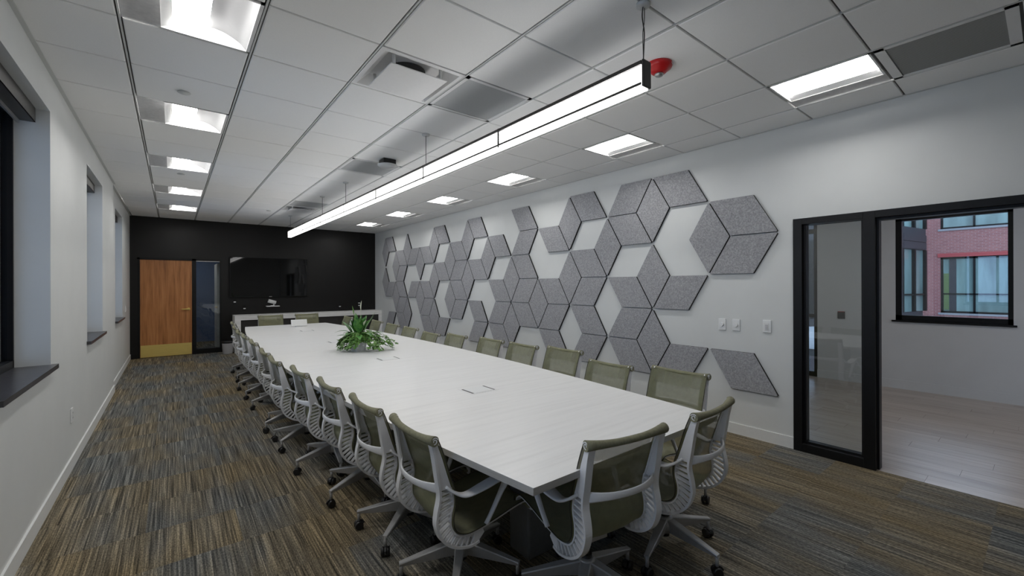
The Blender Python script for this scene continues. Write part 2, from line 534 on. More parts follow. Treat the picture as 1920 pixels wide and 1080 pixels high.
# ------------------------------------------------------------------ structure: walls
wl = MB()
XO = -0.66
def wall_piece(y0, y1, z0, z1, xf):
    wl.box(XO, y0, z0, xf, y1, z1)
edges = [(YF, XL)]
prev = YF
for (a, b_, xf) in WINS:
    if xf == XL2:
        wall_piece(prev, YSTEP, 0, 3.09, XL); wall_piece(YSTEP, a, 0, 3.09, XL2)
    else:
        wall_piece(prev, a, 0, 3.09, XL)
    wall_piece(a, b_, 0, WZ0, xf); wall_piece(a, b_, WZ1, 3.09, xf)
    prev = b_
wall_piece(prev, YB + 0.12, 0, 3.09, XL2)
struct('wall_left', wl, 'wall_white', 'white painted wall with deep window openings', 'wall')
wo = MB()
prev = YF
for (a, b_, xf) in WINS:                                          # added dark skin outside, its deep reveals darken the view through the glass
    wo.box(-1.02, prev, -3, XO, a, 4.2); wo.box(-1.02, a, -3, XO, b_, WZ0 - 0.06); wo.box(-1.02, a, WZ1, XO, b_, 4.2)
    prev = b_
wo.box(-1.02, prev, -3, XO, YB + 3, 4.2)
struct('wall_outer_added', wo, 'ext_dark', 'added dark skin outside the window wall, making the glass look dark', 'wall')

wb = MB()
DX0, DX1, DZ = -0.35, 1.09, 2.10
wb.box(XO, YB, 0, DX0, YB + 0.12, 3.09).box(DX0, YB, DZ, DX1, YB + 0.12, 3.09).box(DX1, YB, 0, XR + 0.12, YB + 0.12, 3.09)
struct('wall_back', wb, 'wall_black', 'black accent wall behind the screen and credenza', 'wall')

OY0, OY1, OZ = -1.68, -3.30, 2.09
wr = MB()
wr.box(XR, OY0, 0, XR + 0.12, YB, 3.09).box(XR, OY1, OZ, XR + 0.12, OY0, 3.09).box(XR, YF, 0, XR + 0.12, OY1, 3.09)
struct('wall_right', wr, 'wall_white', 'white wall carrying the grey acoustic panels', 'wall')
struct('wall_front', MB().box(XO, YF - 0.12, 0, XR + 0.12, YF, 3.09), 'wall_white', 'white wall behind the viewer', 'wall')

bbh = 0.1
struct('baseboard_left', MB().box(XL, YF, 0, XL + 0.012, YSTEP, bbh).box(XL2, YSTEP, 0, XL2 + 0.012, YB, bbh).box(XL2, YSTEP, 0, XL + 0.012, YSTEP + 0.012, bbh), 'trim_white', 'white vinyl base under the windows', 'baseboard')
struct('baseboard_right', MB().box(XR - 0.012, OY0, 0, XR, 8.17, 0.105).box(XR - 0.012, YF, 0, XR, OY1, 0.105), 'trim_white', 'white vinyl base under the acoustic panels', 'baseboard')
struct('baseboard_back', MB().box(XL2, YB - 0.012, 0, DX0, YB, bbh).box(DX1, YB - 0.012, 0, 1.30, YB, bbh), 'black_metal', 'black base along the dark wall', 'baseboard')

# ------------------------------------------------------------------ windows in the left wall
wlab = ['window behind the viewer in the white wall', 'nearest tall window in the white wall with dark sill', 'middle tall window in the white wall with dark sill', 'farthest tall window in the white wall near the black wall']
for k, (a, b_, xf) in enumerate(WINS):
    w = thing('window_%d' % (k + 1), wlab[k], 'window', (0, 0, 0)); w['kind'] = 'structure'
    xo, xi, fw = -0.66, -0.60, 0.055
    MB().box(xo, a, WZ0, xi, a + fw, WZ1).build('jamb_frame', 'black_metal', w)
    MB().box(xo, b_ - fw * .35, WZ0, xi + 0.0, b_, WZ1).build('jamb_frame', 'black_metal', w)
    MB().box(xo, a, WZ0, xi, b_, WZ0 + fw).build('sill_rail', 'black_metal', w)
    MB().box(xo, a, WZ1 - fw, xi, b_, WZ1).build('head_rail', 'black_metal', w)
    MB().box(xo, (a + b_) / 2 - 0.025, WZ0, xi, (a + b_) / 2 + 0.025, WZ1).build('mullion', 'black_metal', w)
    MB().box(-0.635, a + 0.01, WZ0 + 0.02, -0.627, b_ - 0.01, WZ1 - 0.02).build('pane', 'window_glass', w)
    MB().box(xo + 0.05, a - 0.0, WZ0 - 0.002, xf, b_, WZ0 + 0.006).box(xf, a - 0.03, WZ0 - 0.024, xf + 0.035, b_ + 0.03, WZ0 + 0.006).build('sill', 'sill', w)
    s = thing('roller_shade', ['roller shade cassette in the window behind the viewer', 'dark roller shade cassette at the top of the nearest window', 'dark roller shade cassette at the top of the middle window', 'dark roller shade cassette at the top of the farthest window'][k], 'shade', (0, 0, 0), group='roller shades')
    xc = -0.495 if xf == XL else -0.52
    MB().box(xc - 0.004, a + 0.01, 2.60, xc, b_ - 0.035, 2.695).box(xc - 0.09, a + 0.01, 2.60, xc, b_ - 0.035, 2.604).box(xc - 0.09, b_ - 0.039, 2.60, xc, b_ - 0.035, 2.695).build('cassette', 'dark_metal', s)
    MB().tube([(xc - 0.05, a + 0.02, 2.655), (xc - 0.05, b_ - 0.045, 2.655)], 0.03, 12).build('roller', 'black_metal', s)
    MB().box(xc - 0.082, a + 0.03, 2.575, xc - 0.070, b_ - 0.05, 2.598).build('hem_bar', 'steel', s)

# ------------------------------------------------------------------ door and side light in the black wall
d = thing('door_1', 'oak door with brass kick plate in the black wall', 'door', (0, 0, 0)); d['kind'] = 'structure'
yf = YB - 0.012
MB().box(DX0, yf, 0, -0.311, YB + 0.12, DZ).build('frame_post', 'black_metal', d)
MB().box(0.558, yf, 0, 0.63, YB + 0.12, DZ).build('frame_post', 'black_metal', d)
MB().box(DX0, yf, 2.062, DX1, YB + 0.12, DZ).build('frame_head', 'black_metal', d)
MB().box(-0.308, YB + 0.012, 0.008, 0.555, YB + 0.056, 2.058).build('door_leaf', 'door', d)
MB().box(-0.302, YB + 0.008, 0.012, 0.549, YB + 0.012, 0.262).build('kick_plate', 'brass', d)
hl = MB().cyl((0.497, YB + 0.012, 1.0), 0.029, -0.012, 20, 'y').cyl((0.497, YB + 0.0, 1.0), 0.011, -0.04, 12, 'y')
hl.tube([(0.505, YB - 0.042, 1.0), (0.46, YB - 0.045, 1.0), (0.385, YB - 0.043, 0.999), (0.375, YB - 0.03, 0.999)], [0.016, 0.0145, 0.0125, 0.010], 10)
hl.build('lever_handle', 'brass', d)
s = thing('window_5', 'narrow glazed side light next to the oak door', 'window', (0, 0, 0)); s['kind'] = 'structure'
MB().box(1.062, yf, 0, DX1, YB + 0.12, 2.062).build('frame_post', 'black_metal', s)
MB().box(0.63, yf, 0, 1.062, YB + 0.12, 0.105).build('frame_rail', 'black_metal', s)
MB().box(0.63, YB + 0.01, 2.045, 1.062, YB + 0.03, 2.062).build('top_bead', 'steel', s)
MB().box(0.63, YB + 0.02, 0.105, 1.062, YB + 0.026, 2.045).build('pane', 'glass', s)
# corridor beyond
struct('wall_corridor', MB().box(-2.4, 11.2, 0, 4.2, 11.3, 2.8).box(-2.5, YB + 0.12, 0, -2.4, 11.3, 2.8).box(3.2, YB + 0.12, 0, 3.3, 11.2, 2.8).box(-2.5, YB + 0.12, 2.6, 3.3, 11.3, 2.7), 'wall_blue', 'dark blue corridor wall behind the narrow side light', 'wall')
struct('floor_corridor', MB().box(-2.5, YB + 0.12, -0.06, 3.3, 11.3, 0.0), 'carpet', 'carpet of the corridor behind the side light', 'floor')
t = thing('corridor_fill_light', 'unseen fill light added in the corridor behind the side light', 'ceiling light', (0.3, 10.0, 2.6))  # out of view, added so the corridor is not black
MB().box(-.3, -.3, -.012, .3, .3, 0).build('frame', 'fixture', t)
MB().box(-.27, -.27, -.014, .27, .27, -.012).build('lens', 'lens_fill', t)
dd = thing('door_2', 'pale door standing open in the corridor seen through the side light', 'door', (1.065, YB + 0.46, 0), R(90)); dd['kind'] = 'structure'
MB().box(0, -0.022, 0.008, 0.85, 0.022, 2.03).build('door_leaf', 'white_plastic', dd)
MB().cyl((0.07, 0.022, 1.0), 0.026, 0.012, 16, 'y').tube([(0.07, 0.05, 1.0), (0.18, 0.052, 1.0)], 0.009, 8).cyl((0.07, 0.03, 1.0), 0.01, 0.03, 10, 'y').build('lever_handle', 'brass', dd)

# ------------------------------------------------------------------ glazed frame in the right wall
s = thing('window_6', 'tall side light in a black frame beside the open doorway', 'window', (0, 0, 0)); s['kind'] = 'structure'
fx0, fx1 = XR - 0.022, XR + 0.135
MB().box(fx0, OY0, 0, fx1, OY0 - 0.07, OZ).box(fx0 + 0.04, OY0 - 0.07, 0.0, fx1 - 0.04, OY0 - 0.09, OZ - 0.06).build('frame_post', 'black_metal', s, bevel=0.002)
MB().box(fx0, -2.185, 0, fx1, -2.262, OZ).box(fx0 + 0.04, -2.165, 0, fx1 - 0.04, -2.185, OZ - 0.06).build('frame_post', 'black_metal', s, bevel=0.002)
MB().box(fx0, OY0 - 0.07, 0, fx1, -2.185, 0.075).box(fx0 + 0.045, OY0 - 0.09, 0.075, fx1 - 0.045, -2.165, 0.09).build('frame_rail', 'black_metal', s, bevel=0.002)
MB().box(fx0, OY0 - 0.07, OZ - 0.055, fx1, -2.185, OZ).build('frame_rail', 'black_metal', s, bevel=0.002)
MB().box(XR + 0.052, OY0 - 0.085, 0.085, XR + 0.062, -2.17, OZ - 0.05).build('pane', 'glass', s)
s = thing('door_3', 'black framed open doorway to the room with plank floor', 'door', (0, 0, 0)); s['kind'] = 'structure'
MB().box(fx0, -2.262, OZ - 0.055, fx1, OY1 + 0.06, OZ).box(fx0 + 0.05, -2.275, OZ - 0.075, fx1 - 0.03, OY1 + 0.06, OZ - 0.055).build('frame_head', 'black_metal', s)
MB().box(fx0, OY1 + 0.06, 0, fx1, OY1, OZ).build('frame_post', 'black_metal', s)
MB().box(fx0 + 0.05, -2.262, 0, fx1 - 0.03, -2.277, OZ - 0.055).build('door_stop', 'black_metal', s)

# ------------------------------------------------------------------ next room
X2 = 8.38
f2 = struct('floor_next_room', MB().box(XE, -6.2, -0.06, X2 + 0.1, 2.6, -0.0085), 'plank', 'grey brown plank floor of the room beyond the doorway', 'floor')
PW, PL = 0.178, 1.22
pm = MB().box(0.0008, 0.0008, -0.008, PW - 0.0008, PL - 0.0008, 0).mesh('plank'); pm.materials.append(M['plank'])
k = 0
x = XE
while x < X2:
    y = -6.2 + ((k * 0.437) % 1.0) * PL - PL
    while y < 2.6:
        obj('plank', pm, f2, (x, y, 0)); y += PL
    x += PW; k += 1
w2 = MB()
w2.box(X2, -6.2, 0, X2 + 0.15, -2.85, 2.75).box(X2, -2.85, 0, X2 + 0.15, -1.74, 0.965).box(X2, -2.85, 2.46, X2 + 0.15, -1.74, 2.75).box(X2, -1.74, 0, X2 + 0.15, -0.78, 2.75)
w2.box(X2, -0.78, 2.55, X2 + 0.15, 2.6, 2.75)
struct('wall_next_room', w2, 'wall_room', 'grey wall with black framed window in the next room', 'wall')
struct('wall_next_room_side', MB().box(XR + 0.12, 2.6, 0, X2 + 0.15, 2.7, 2.75), 'wall_room', 'side wall of the next room', 'wall')
struct('wall_next_room_end', MB().box(XR + 0.12, -6.3, 0, X2 + 0.15, -6.2, 2.75), 'wall_room', 'end wall of the next room', 'wall')
struct('ceiling_next_room', MB().box(XR + 0.12, -6.3, 2.75, X2 + 0.15, 2.7, 2.85), 'tile', 'ceiling of the next room', 'ceiling')
for n_, yy in enumerate((-4.6, -2.2, 0.4)):  # unseen lamps added to brighten the next room
    t = thing('next_room_fill_light', ['unseen fill light added in the next room near its end wall', 'unseen fill light added in the middle of the next room', 'unseen fill light added in the next room near the corner glazing'][n_], 'ceiling light', (6.5, yy, 2.75), group='next room fill lights')
    MB().box(-.3, -.3, -.012, .3, .3, 0).build('frame', 'fixture', t)
    MB().box(-.27, -.27, -.014, .27, .27, -.012).build('lens', 'lens_fill', t)
struct('baseboard_next_room', MB().box(X2 - 0.012, -6.2, 0, X2, -0.78, 0.125), 'wall_room', 'grey base under the window of the next room', 'baseboard')
w = thing('window_7', 'black framed window looking onto a red brick building', 'window', (0, 0, 0)); w['kind'] = 'structure'
wy0, wy1, wz0, wz1 = -2.85, -1.74, 0.985, 2.46
for (a, b_) in ((wy0, wy0 + 0.045), (wy1 - 0.065, wy1)):
    MB().box(X2 + 0.01, a, wz0, X2 + 0.09, b_, wz1).build('frame_jamb', 'black_metal', w)
MB().box(X2 + 0.01, wy0, wz0, X2 + 0.09, wy1, wz0 + 0.07).build('frame_rail', 'black_metal', w)
MB().box(X2 + 0.01, wy0, wz1 - 0.06, X2 + 0.09, wy1, wz1).build('frame_rail', 'black_metal', w)
MB().box(X2 + 0.04, wy0 + 0.03, wz0 + 0.03, X2 + 0.048, wy1 - 0.03, wz1 - 0.03).build('pane', 'glass', w)
MB().box(X2 - 0.03, wy0 - 0.03, wz0 - 0.025, X2 + 0.15, wy1 + 0.04, wz0).build('sill', 'black_metal', w)
w = thing('window_8', 'full height black framed glazing at the far corner of the next room', 'window', (0, 0, 0)); w['kind'] = 'structure'
for z0, z1 in ((0, 0.08), (0.96, 1.02), (2.33, 2.40), (2.49, 2.55)):
    MB().box(X2 + 0.02, -0.78, z0, X2 + 0.12, 2.6, z1).build('frame_rail', 'black_metal', w)
for y in (-0.78, 0.5, 1.8):
    MB().box(X2 + 0.02, y - (0 if y > -0.7 else 0.0), 0, X2 + 0.12, y + 0.05, 2.55).build('frame_jamb', 'black_metal', w)
MB().box(X2 + 0.06, -0.76, 0.04, X2 + 0.068, 2.6, 2.52).build('pane', 'glass', w)
t = thing('wall_thermostat', 'small black square wall panel seen through the side light', 'thermostat', (X2, -1.10, 1.02))
MB().box(-0.018, -0.046, -0.058, 0, 0.046, 0.058).build('body', 'rubber', t, bevel=0.004)
MB().box(-0.020, -0.040, 0.050, -0.018, 0.040, 0.056).build('indicator', 'red', t)

# ------------------------------------------------------------------ courtyard outside
XB = 20.0
bld = thing('brick_building', 'red brick building with wide dark framed windows across the courtyard', 'building', (XB, 0, 0))
def facade(m, y0, y1, z0, z1, holes):
    ys = sorted({y0, y1, *[h[0] for h in holes], *[h[1] for h in holes]})
    zs = sorted({z0, z1, *[h[2] for h in holes], *[h[3] for h in holes]})
    for a, b_ in zip(ys, ys[1:]):
        for c, e in zip(zs, zs[1:]):
            if any(h[0] <= a and b_ <= h[1] and h[2] <= c and e <= h[3] for h in holes): continue
            m.box(0, a, c, 0.3, b_, e)
    return m
holes = []
for yc in (-0.86, 3.9, -5.6):
    for zb in (0.56, 3.30):
        holes.append((yc - 3.0, yc, zb, zb + 1.82))
facade(MB(), -12, 9, -4, 5.6, holes).build('brick_wall', 'brick', bld)
for (y0, y1, z0, z1) in holes:
    f = MB().box(0.08, y0, z0, 0.16, y0 + 0.06, z1).box(0.08, y1 - 0.06, z0, 0.16, y1, z1).box(0.08, y0, z0, 0.16, y1, z0 + 0.06).box(0.08, y0, z1 - 0.06, 0.16, y1, z1)
    for q in (y1 - 0.76, y1 - 1.52, y1 - 2.26):
        f.box(0.08, q - 0.025, z0, 0.16, q + 0.025, z1)
    f.box(0.08, y0, z0 + 0.60, 0.16, y1, z0 + 0.64)
    win = f.build('window', 'black_metal', bld)
    MB().box(0.12, y0, z0, 0.13, y1, z1).build('pane', 'ext_glass', win)
    MB().box(-0.03, y0 - 0.05, z0 - 0.06, 0.1, y1 + 0.05, z0).build('window_sill', 'ext_pale', bld)
    if z0 < 1:
        MB().box(-0.025, y0 - 0.1, z1 + 0.0, 0.05, y1 + 0.06, z1 + 0.12).build('lintel', 'lintel', bld)
MB().box(0.09, -1.05, 0.66, 0.11, -0.93, 1.85).build('board', 'ext_shade', bld)
MB().box(0.10, -1.22, 0.60, 0.118, -1.06, 2.36).build('dark_curtain', 'ext_dark', bld)

# dark metal bay, angled
p0, p1 = Vector((13.0, 0.62, 0)), Vector((19.75, -0.565, 0))
ang = math.atan2(p1.y - p0.y, p1.x - p0.x); LB = (p1 - p0).length
bay = thing('glazed_bay', 'dark metal clad bay with tall glazing left of the brick building', 'building', p0, ang)
MB().box(0, 0.02, 2.62, LB, 0.6, 3.32).build('spandrel', 'ext_dark', bay)
for z in (2.84, 3.08):
    for k in range(4):
        MB().box(k * LB / 4 + 0.01, -0.005, z - 0.2, (k + 1) * LB / 4 - 0.01, 0.02, z + 0.02).build('metal_panel', 'ext_dark', bay)
MB().box(0, 0.10, -4, LB, 0.6, 0.62).build('base_wall', 'ext_dark', bay)
MB().box(0, 0.12, 5.2, LB, 0.6, 5.5).build('parapet', 'ext_dark', bay)
for z0, z1 in ((0.62, 2.62), (3.32, 5.2)):
    for k in range(9):
        xx = LB * k / 8
        MB().box(xx - 0.05, 0.0, z0, xx + 0.05, 0.14, z1).build('mullion', 'black_metal', bay)
        if k < 8:
            MB().box(xx + 0.05, 0.08, z0, xx + LB / 8 - 0.05, 0.1, z1).build('pane', 'ext_glass', bay)
    MB().box(0, 0.02, z0 + 0.52, LB, 0.12, z0 + 0.57).build('transom', 'black_metal', bay)
struct('courtyard_roof', MB().box(X2 + 0.2, -14, 0.30, XB, 12, 0.42), 'ext_pale', 'pale flat roof of the courtyard below the windows', 'roof')

# ------------------------------------------------------------------ acoustic panels
mos = thing('acoustic_panel_mosaic', 'mosaic of grey felt rhombus panels with black edges on the white wall', 'acoustic panels', (XR - 0.0015, 0, 0))
E_ = []
def V(M_, *ks):
    for k in ks: E_.append(((M_, k), (M_, k + 2)))
def S(*prs):
    for a, b_, c, d_ in prs: E_.append(((a, b_), (c, d_)))
V(0, 1); S((0, 1, -1, 2), (-1, 2, 0, 3), (1, 0, 0, 1), (1, 0, 2, 1), (2, 1, 1, 2)); V(1, 0, 2, 4); V(2, 1)
S((2, 3, 1, 4), (1, 4, 0, 3), (2, 5, 1, 4), (2, 5, 1, 6), (1, 6, 0, 5), (0, 5, -1, 6))
S((3, 0, 2, 1), (4, 1, 3, 2), (3, 2, 2, 3), (4, 3, 3, 4), (3, 4, 2, 3), (4, 5, 3, 4), (3, 4, 2, 5), (4, 5, 3, 6), (3, 6, 2, 5)); V(3, 0, 2); V(4, 3)
S((5, 0, 4, 1), (5, 2, 4, 1), (5, 2, 4, 3), (6, 1, 5, 2), (7, 2, 6, 3), (7, 0, 6, 1), (8, 1, 7, 2), (8, 3, 7, 2), (6, 3, 5, 4), (4, 3, 5, 4))
V(5, 2, 4); V(6, 1); V(7, 0, 2); V(8, 1, 3)
S((8, 3, 7, 4), (8, 5, 7, 4), (7, 4, 6, 5), (7, 6, 6, 5), (6, 5, 5, 4), (6, 5, 5, 6), (5, 4, 4, 5))
S((9, 0, 8, 1), (10, 1, 9, 2), (11, 2, 10, 1), (12, 1, 11, 2), (12, 3, 11, 2), (13, 0, 12, 1), (13, 4, 12, 3), (12, 3, 11, 4), (12, 5, 11, 4), (11, 4, 10, 3), (12, 5, 11, 6), (13, 6, 12, 5))
S((10, 3, 9, 4), (9, 4, 10, 5), (9, 2, 8, 3), (10, 5, 9, 6), (9, 6, 8, 5))
V(9, 0, 2, 4); V(10, 1, 3); V(11, 0, 4); V(12, 1, 3); V(13, 0, 2)
PZ, PY, PK, PM = 2.757, -0.899, 0.3845, 0.6715
def node(n): return Vector((PY + n[0] * PM, PZ - n[1] * PK))
def rhombus_mesh(kind):
    # local outline (y, z) about its centre, long diagonal along 'kind'
    d_ = {'v': Vector((0, 1)), 'a': Vector((math.cos(R(30)), math.sin(R(30)))), 'b': Vector((math.cos(R(30)), -math.sin(R(30))))}[kind]
    L = PK * 2
    n = Vector((-d_.y, d_.x))
    def outline(inset):
        l = L / 2 - inset * 2; s_ = L / 2 / math.sqrt(3) - inset * 2 / math.sqrt(3)
        c = 0.010                                              # blunt acute corners
        k = c / math.sqrt(3)
        return [d_ * (l - c) - n * k, d_ * (l - c) + n * k, n * s_, -d_ * (l - c) + n * k, -d_ * (l - c) - n * k, -n * s_]
    o = outline(0.0048); o2 = outline(0.0068)
    th = 0.028
    mb = MB()
    Q = len(o)
    vs = [(0, p.x, p.y) for p in o] + [(-th + 0.003, p.x, p.y) for p in o] + [(-th, p.x, p.y) for p in o2]
    mb.add(vs, [(i, (i + 1) % Q, Q + (i + 1) % Q, Q + i) for i in range(Q)], 1)
    mb.add(vs, [(Q + i, Q + (i + 1) % Q, 2 * Q + (i + 1) % Q, 2 * Q + i) for i in range(Q)], 0)
    mb.add(vs, [tuple(range(2 * Q, 3 * Q))], 0); mb.add(vs, [tuple(range(Q - 1, -1, -1))], 1)
    me = mb.mesh('rhombus_panel'); me.materials.append(M['felt']); me.materials.append(M['felt_edge'])
    return me
RM = {k: rhombus_mesh(k) for k in 'vab'}
for a, b_ in E_:
    A, B = node(a), node(b_)
    c = (A + B) / 2
    dv = B - A
    kind = 'v' if abs(dv.x) < 1e-6 else ('a' if dv.x * dv.y > 0 else 'b')
    obj('rhombus_panel', RM[kind], mos, (0, c.x, c.y))

# ------------------------------------------------------------------ ceiling fixtures
def troffer(i, j, side, label, group):
    """2x2 recessed fixture; the opaque flap is towards the wall (side -1 left wall, +1 right wall)"""
    t = thing('recessed_ceiling_light', label, 'ceiling light', ((i + 0.5) * T, (j + 0.5) * T, H), 0 if side < 0 else PI, group)
    h = T / 2 - 0.009
    fl = -h + 0.165
    MB().box(-h, -h, 0.0, fl, h, 0.006).build('flap', 'flap', t)
    # shallow side walls and rim
    rim = MB().box(h - 0.018, -h, 0, h, h, 0.012).box(fl, -h, 0, h, -h + 0.012, 0.10).box(fl, h - 0.012, 0, h, h, 0.10)
    rim.build('rim', 'fixture', t)
    le = MB().add([(fl, -h + 0.012, 0.006), (fl, h - 0.012, 0.006), (fl + 0.05, h - 0.012, 0.030), (fl + 0.05, -h + 0.012, 0.030),
                   (fl + 0.22, -h + 0.012, 0.085), (fl + 0.22, h - 0.012, 0.085)], [(0, 1, 2, 3), (3, 2, 5, 4)])
    MB().add(le.v[:4], [(0, 1, 2, 3)]).build('lens_return', 'fixture', t)
    MB().add([le.v[3], le.v[2], le.v[5], le.v[4]], [(0, 1, 2, 3)]).build('lens', 'lens', t)
    prof = catmull([(fl + 0.22, 0, 0.085), (fl + 0.29, 0, 0.078), (h - 0.06, 0, 0.045), (h - 0.018, 0, 0.004)], 6)
    rf = MB()
    vs = []
    for p in prof: vs += [(p.x, -h + 0.012, p.z), (p.x, h - 0.012, p.z)]
    rf.add(vs, [(2 * k, 2 * k + 1, 2 * k + 3, 2 * k + 2) for k in range(len(prof) - 1)], 0, True)
    rf.build('reflector', 'reflector', t)
    return t
ordn = ['nearest', 'second', 'third', 'fourth', 'fifth', 'farthest']
vis = [j for j in lights_left if j >= -1]
for j in lights_left:
    lab = 'recessed square ceiling light above the window aisle, ' + (['nearest the viewer', 'second from the viewer', 'third from the viewer', 'fourth from the viewer', 'fifth, next to the black wall'][vis.index(j)] if j in vis else ('out of view overhead' if j == -4 else 'out of view at the rear'))
    troffer(0, j, -1, lab, 'recessed lights over the window aisle')
visr = [j for j in lights_right if j >= -4]
for j in lights_right:
    lab = 'recessed square ceiling light along the acoustic panel wall, ' + (['nearest the viewer', 'second from the viewer', 'third from the viewer', 'fourth from the viewer', 'fifth from the viewer', 'sixth, next to the black wall'][visr.index(j)] if j in visr else 'out of view at the rear')
    troffer(6, j, 1, lab, 'recessed lights over the panel wall')

for n, (i, j) in enumerate(DIFF):
    t = thing('air_diffuser', ['square plaque air diffuser above the near half of the table', 'square plaque air diffuser above the far end of the table'][n], 'air vent', ((i + .5) * T, (j + .5) * T, H), group='plaque air diffusers')
    h = T / 2 - 0.008
    fr = MB()
    def ringface(m, r0, z0, r1, z1, mi=0):
        q = lambda r, z: [(-r, -r, z), (r, -r, z), (r, r, z), (-r, r, z)]
        m.add(q(r0, z0) + q(r1, z1), [(k, (k + 1) % 4, 4 + (k + 1) % 4, 4 + k) for k in range(4)], mi)
    ringface(fr, h, 0.0, h - 0.03, -0.002); ringface(fr, h - 0.03, -0.002, 0.20, 0.060); ringface(fr, h, 0, h, 0.02)
    fr.build('outer_cone', 'fixture', t)
    nk = MB().add([(-0.2, -0.2, 0.060), (0.2, -0.2, 0.060), (0.2, 0.2, 0.060), (-0.2, 0.2, 0.060)], [(0, 1, 2, 3)])
    nk.build('back_pan', 'fixture', t)
    MB().cyl((0, 0, 0.045), 0.125, 0.014, 28).build('duct_neck', 'plenum', t)
    MB().box(-0.205, -0.205, -0.034, 0.205, 0.205, -0.026).build('plaque', 'fixture', t, bevel=0.003)
    for sx, sy in ((1, 1), (-1, 1), (1, -1), (-1, -1)):
        MB().tube([(sx * 0.17, sy * 0.17, -0.026), (sx * 0.17, sy * 0.17, 0.05)], 0.011, 10).build('hanger', 'fixture', t)
gl = ['grey perforated return grille beside the plaque diffuser', 'grey perforated return grille below the black mounted access point', 'grey perforated return grille near the far diffuser']
for n, (i, j) in enumerate(GRIL):
    t = thing('return_grille', gl[n], 'air vent', ((i + .5) * T, (j + .5) * T, H), group='perforated return grilles')
    h = T / 2 - 0.008
    fr = MB().box(-h, -h, 0, -h + .028, h, .012).box(h - .028, -h, 0, h, h, .012).box(-h, -h, 0, h, -h + .028, .012).box(-h, h - .028, 0, h, h, .012)
    fr.build('frame', 'fixture', t)
    MB().box(-h + .026, -h + .026, 0.004, h - .026, h - .026, 0.009).build('perforated_panel', 'grille', t)
for (i, j) in LGRIL:
    t = thing('linear_return_grille', 'louvred return grille beside the nearest light on the panel side', 'air vent', ((i + .5) * T, (j + .5) * T, H))
    h = T / 2 - 0.008
    MB().box(-h, -h, 0, -h + .03, h, .012).box(h - .03, -h, 0, h, h, .012).box(-h, -h, 0, h, -h + .05, .012).box(-h, h - .05, 0, h, h, .012).build('frame', 'fixture', t)
    MB().box(-h + .03, -h + .05, .006, h - .03, h - .05, .010).build('back_plate', 'grille', t)
    MB().box(-h + .03, h - .056, .002, h - .03, h - .050, .005).build('slot', 'rubber', t)
    nl = 26
    lm = MB()
    lm.add([(-.009, -h + .052, .002), (.009, -h + .052, .005), (.009, h - .052, .005), (-.009, h - .052, .002)], [(0, 1, 2, 3)])
    lme = lm.mesh('louvre'); lme.materials.append(M['tee'])
    for k in range(nl):
        obj('louvre', lme, t, (-h + .04 + k * (2 * h - .08) / (nl - 1), 0, 0))

# sprinkler covers
for n, (x, y) in enumerate(((0.293, 0.918), (0.309, 3.893), (0.31, 6.98), (1.68, 6.29))):
    o = MB().lathe((0, 0, 0), [(0.0, 0.0), (0.040, 0.0), (0.042, 0.003), (0.030, 0.008), (0.0, 0.010)], 24).build('sprinkler_cover', 'tee', loc=(x, y, H - 0.008))
    tag(o, ['round sprinkler cover between the first two window aisle lights', 'round sprinkler cover after the third window aisle light', 'round sprinkler cover before the last window aisle light', 'round sprinkler cover near the far air diffuser'][n], 'sprinkler', 'ceiling sprinkler covers')

# wireless access point
t = thing('access_point', 'white access point on a black ceiling mount beside the pendant light', 'access point', (2.176, 1.66, H))
MB().box(-0.075, -0.075, -0.055, 0.075, 0.075, 0).build('mount', 'rubber', t, bevel=0.008)
MB().lathe((0, 0, 0), [(0.0, -0.053), (0.085, -0.053), (0.112, -0.060), (0.114, -0.068), (0.085, -0.086), (0, -0.092)], 28).build('housing', 'white_plastic', t)

# fire alarm
t = thing('fire_alarm', 'round red fire alarm with clear strobe on the ceiling', 'fire alarm', (2.745, -1.525, H))
MB().lathe((0, 0, 0), [(0.0, 0.0), (0.085, 0.0), (0.088, -0.006), (0.080, -0.028), (0.062, -0.040), (0.056, -0.046), (0.040, -0.060), (0.0, -0.062)], 36).build('body', 'red', t)
MB().lathe((0, 0, 0), [(0.0, -0.060), (0.026, -0.060), (0.029, -0.066), (0.024, -0.076), (0.012, -0.082), (0.0, -0.083)], 20).build('strobe', 'steel', t)
fc = D.curves.new('fire_lettering', 'FONT'); fc.body = 'FIRE'; fc.size = 0.026; fc.align_x = 'CENTER'; fc.extrude = 0.0004
fc.materials.append(M['white_plastic'])
ft = D.objects.new('lettering_curve', fc); COL.objects.link(ft)
fo = obj('lettering', D.meshes.new_from_object(ft), t)
D.objects.remove(ft)
va = math.atan2(-3.14 + 1.55, 0.22 - 2.78) + R(75)
nrm = Vector((math.cos(va), math.sin(va), 0))
up = Vector((-nrm.x * 0.22, -nrm.y * 0.22, -1)).normalized() * -1
fx = up.cross(Vector((nrm.x, nrm.y, -0.35)).normalized()).normalized()
fz = fx.cross(up)
fo.matrix_local = Matrix((( fx.x, up.x, fz.x, nrm.x * 0.0865), (fx.y, up.y, fz.y, nrm.y * 0.0865), (fx.z, up.z, fz.z, -0.024), (0, 0, 0, 1)))

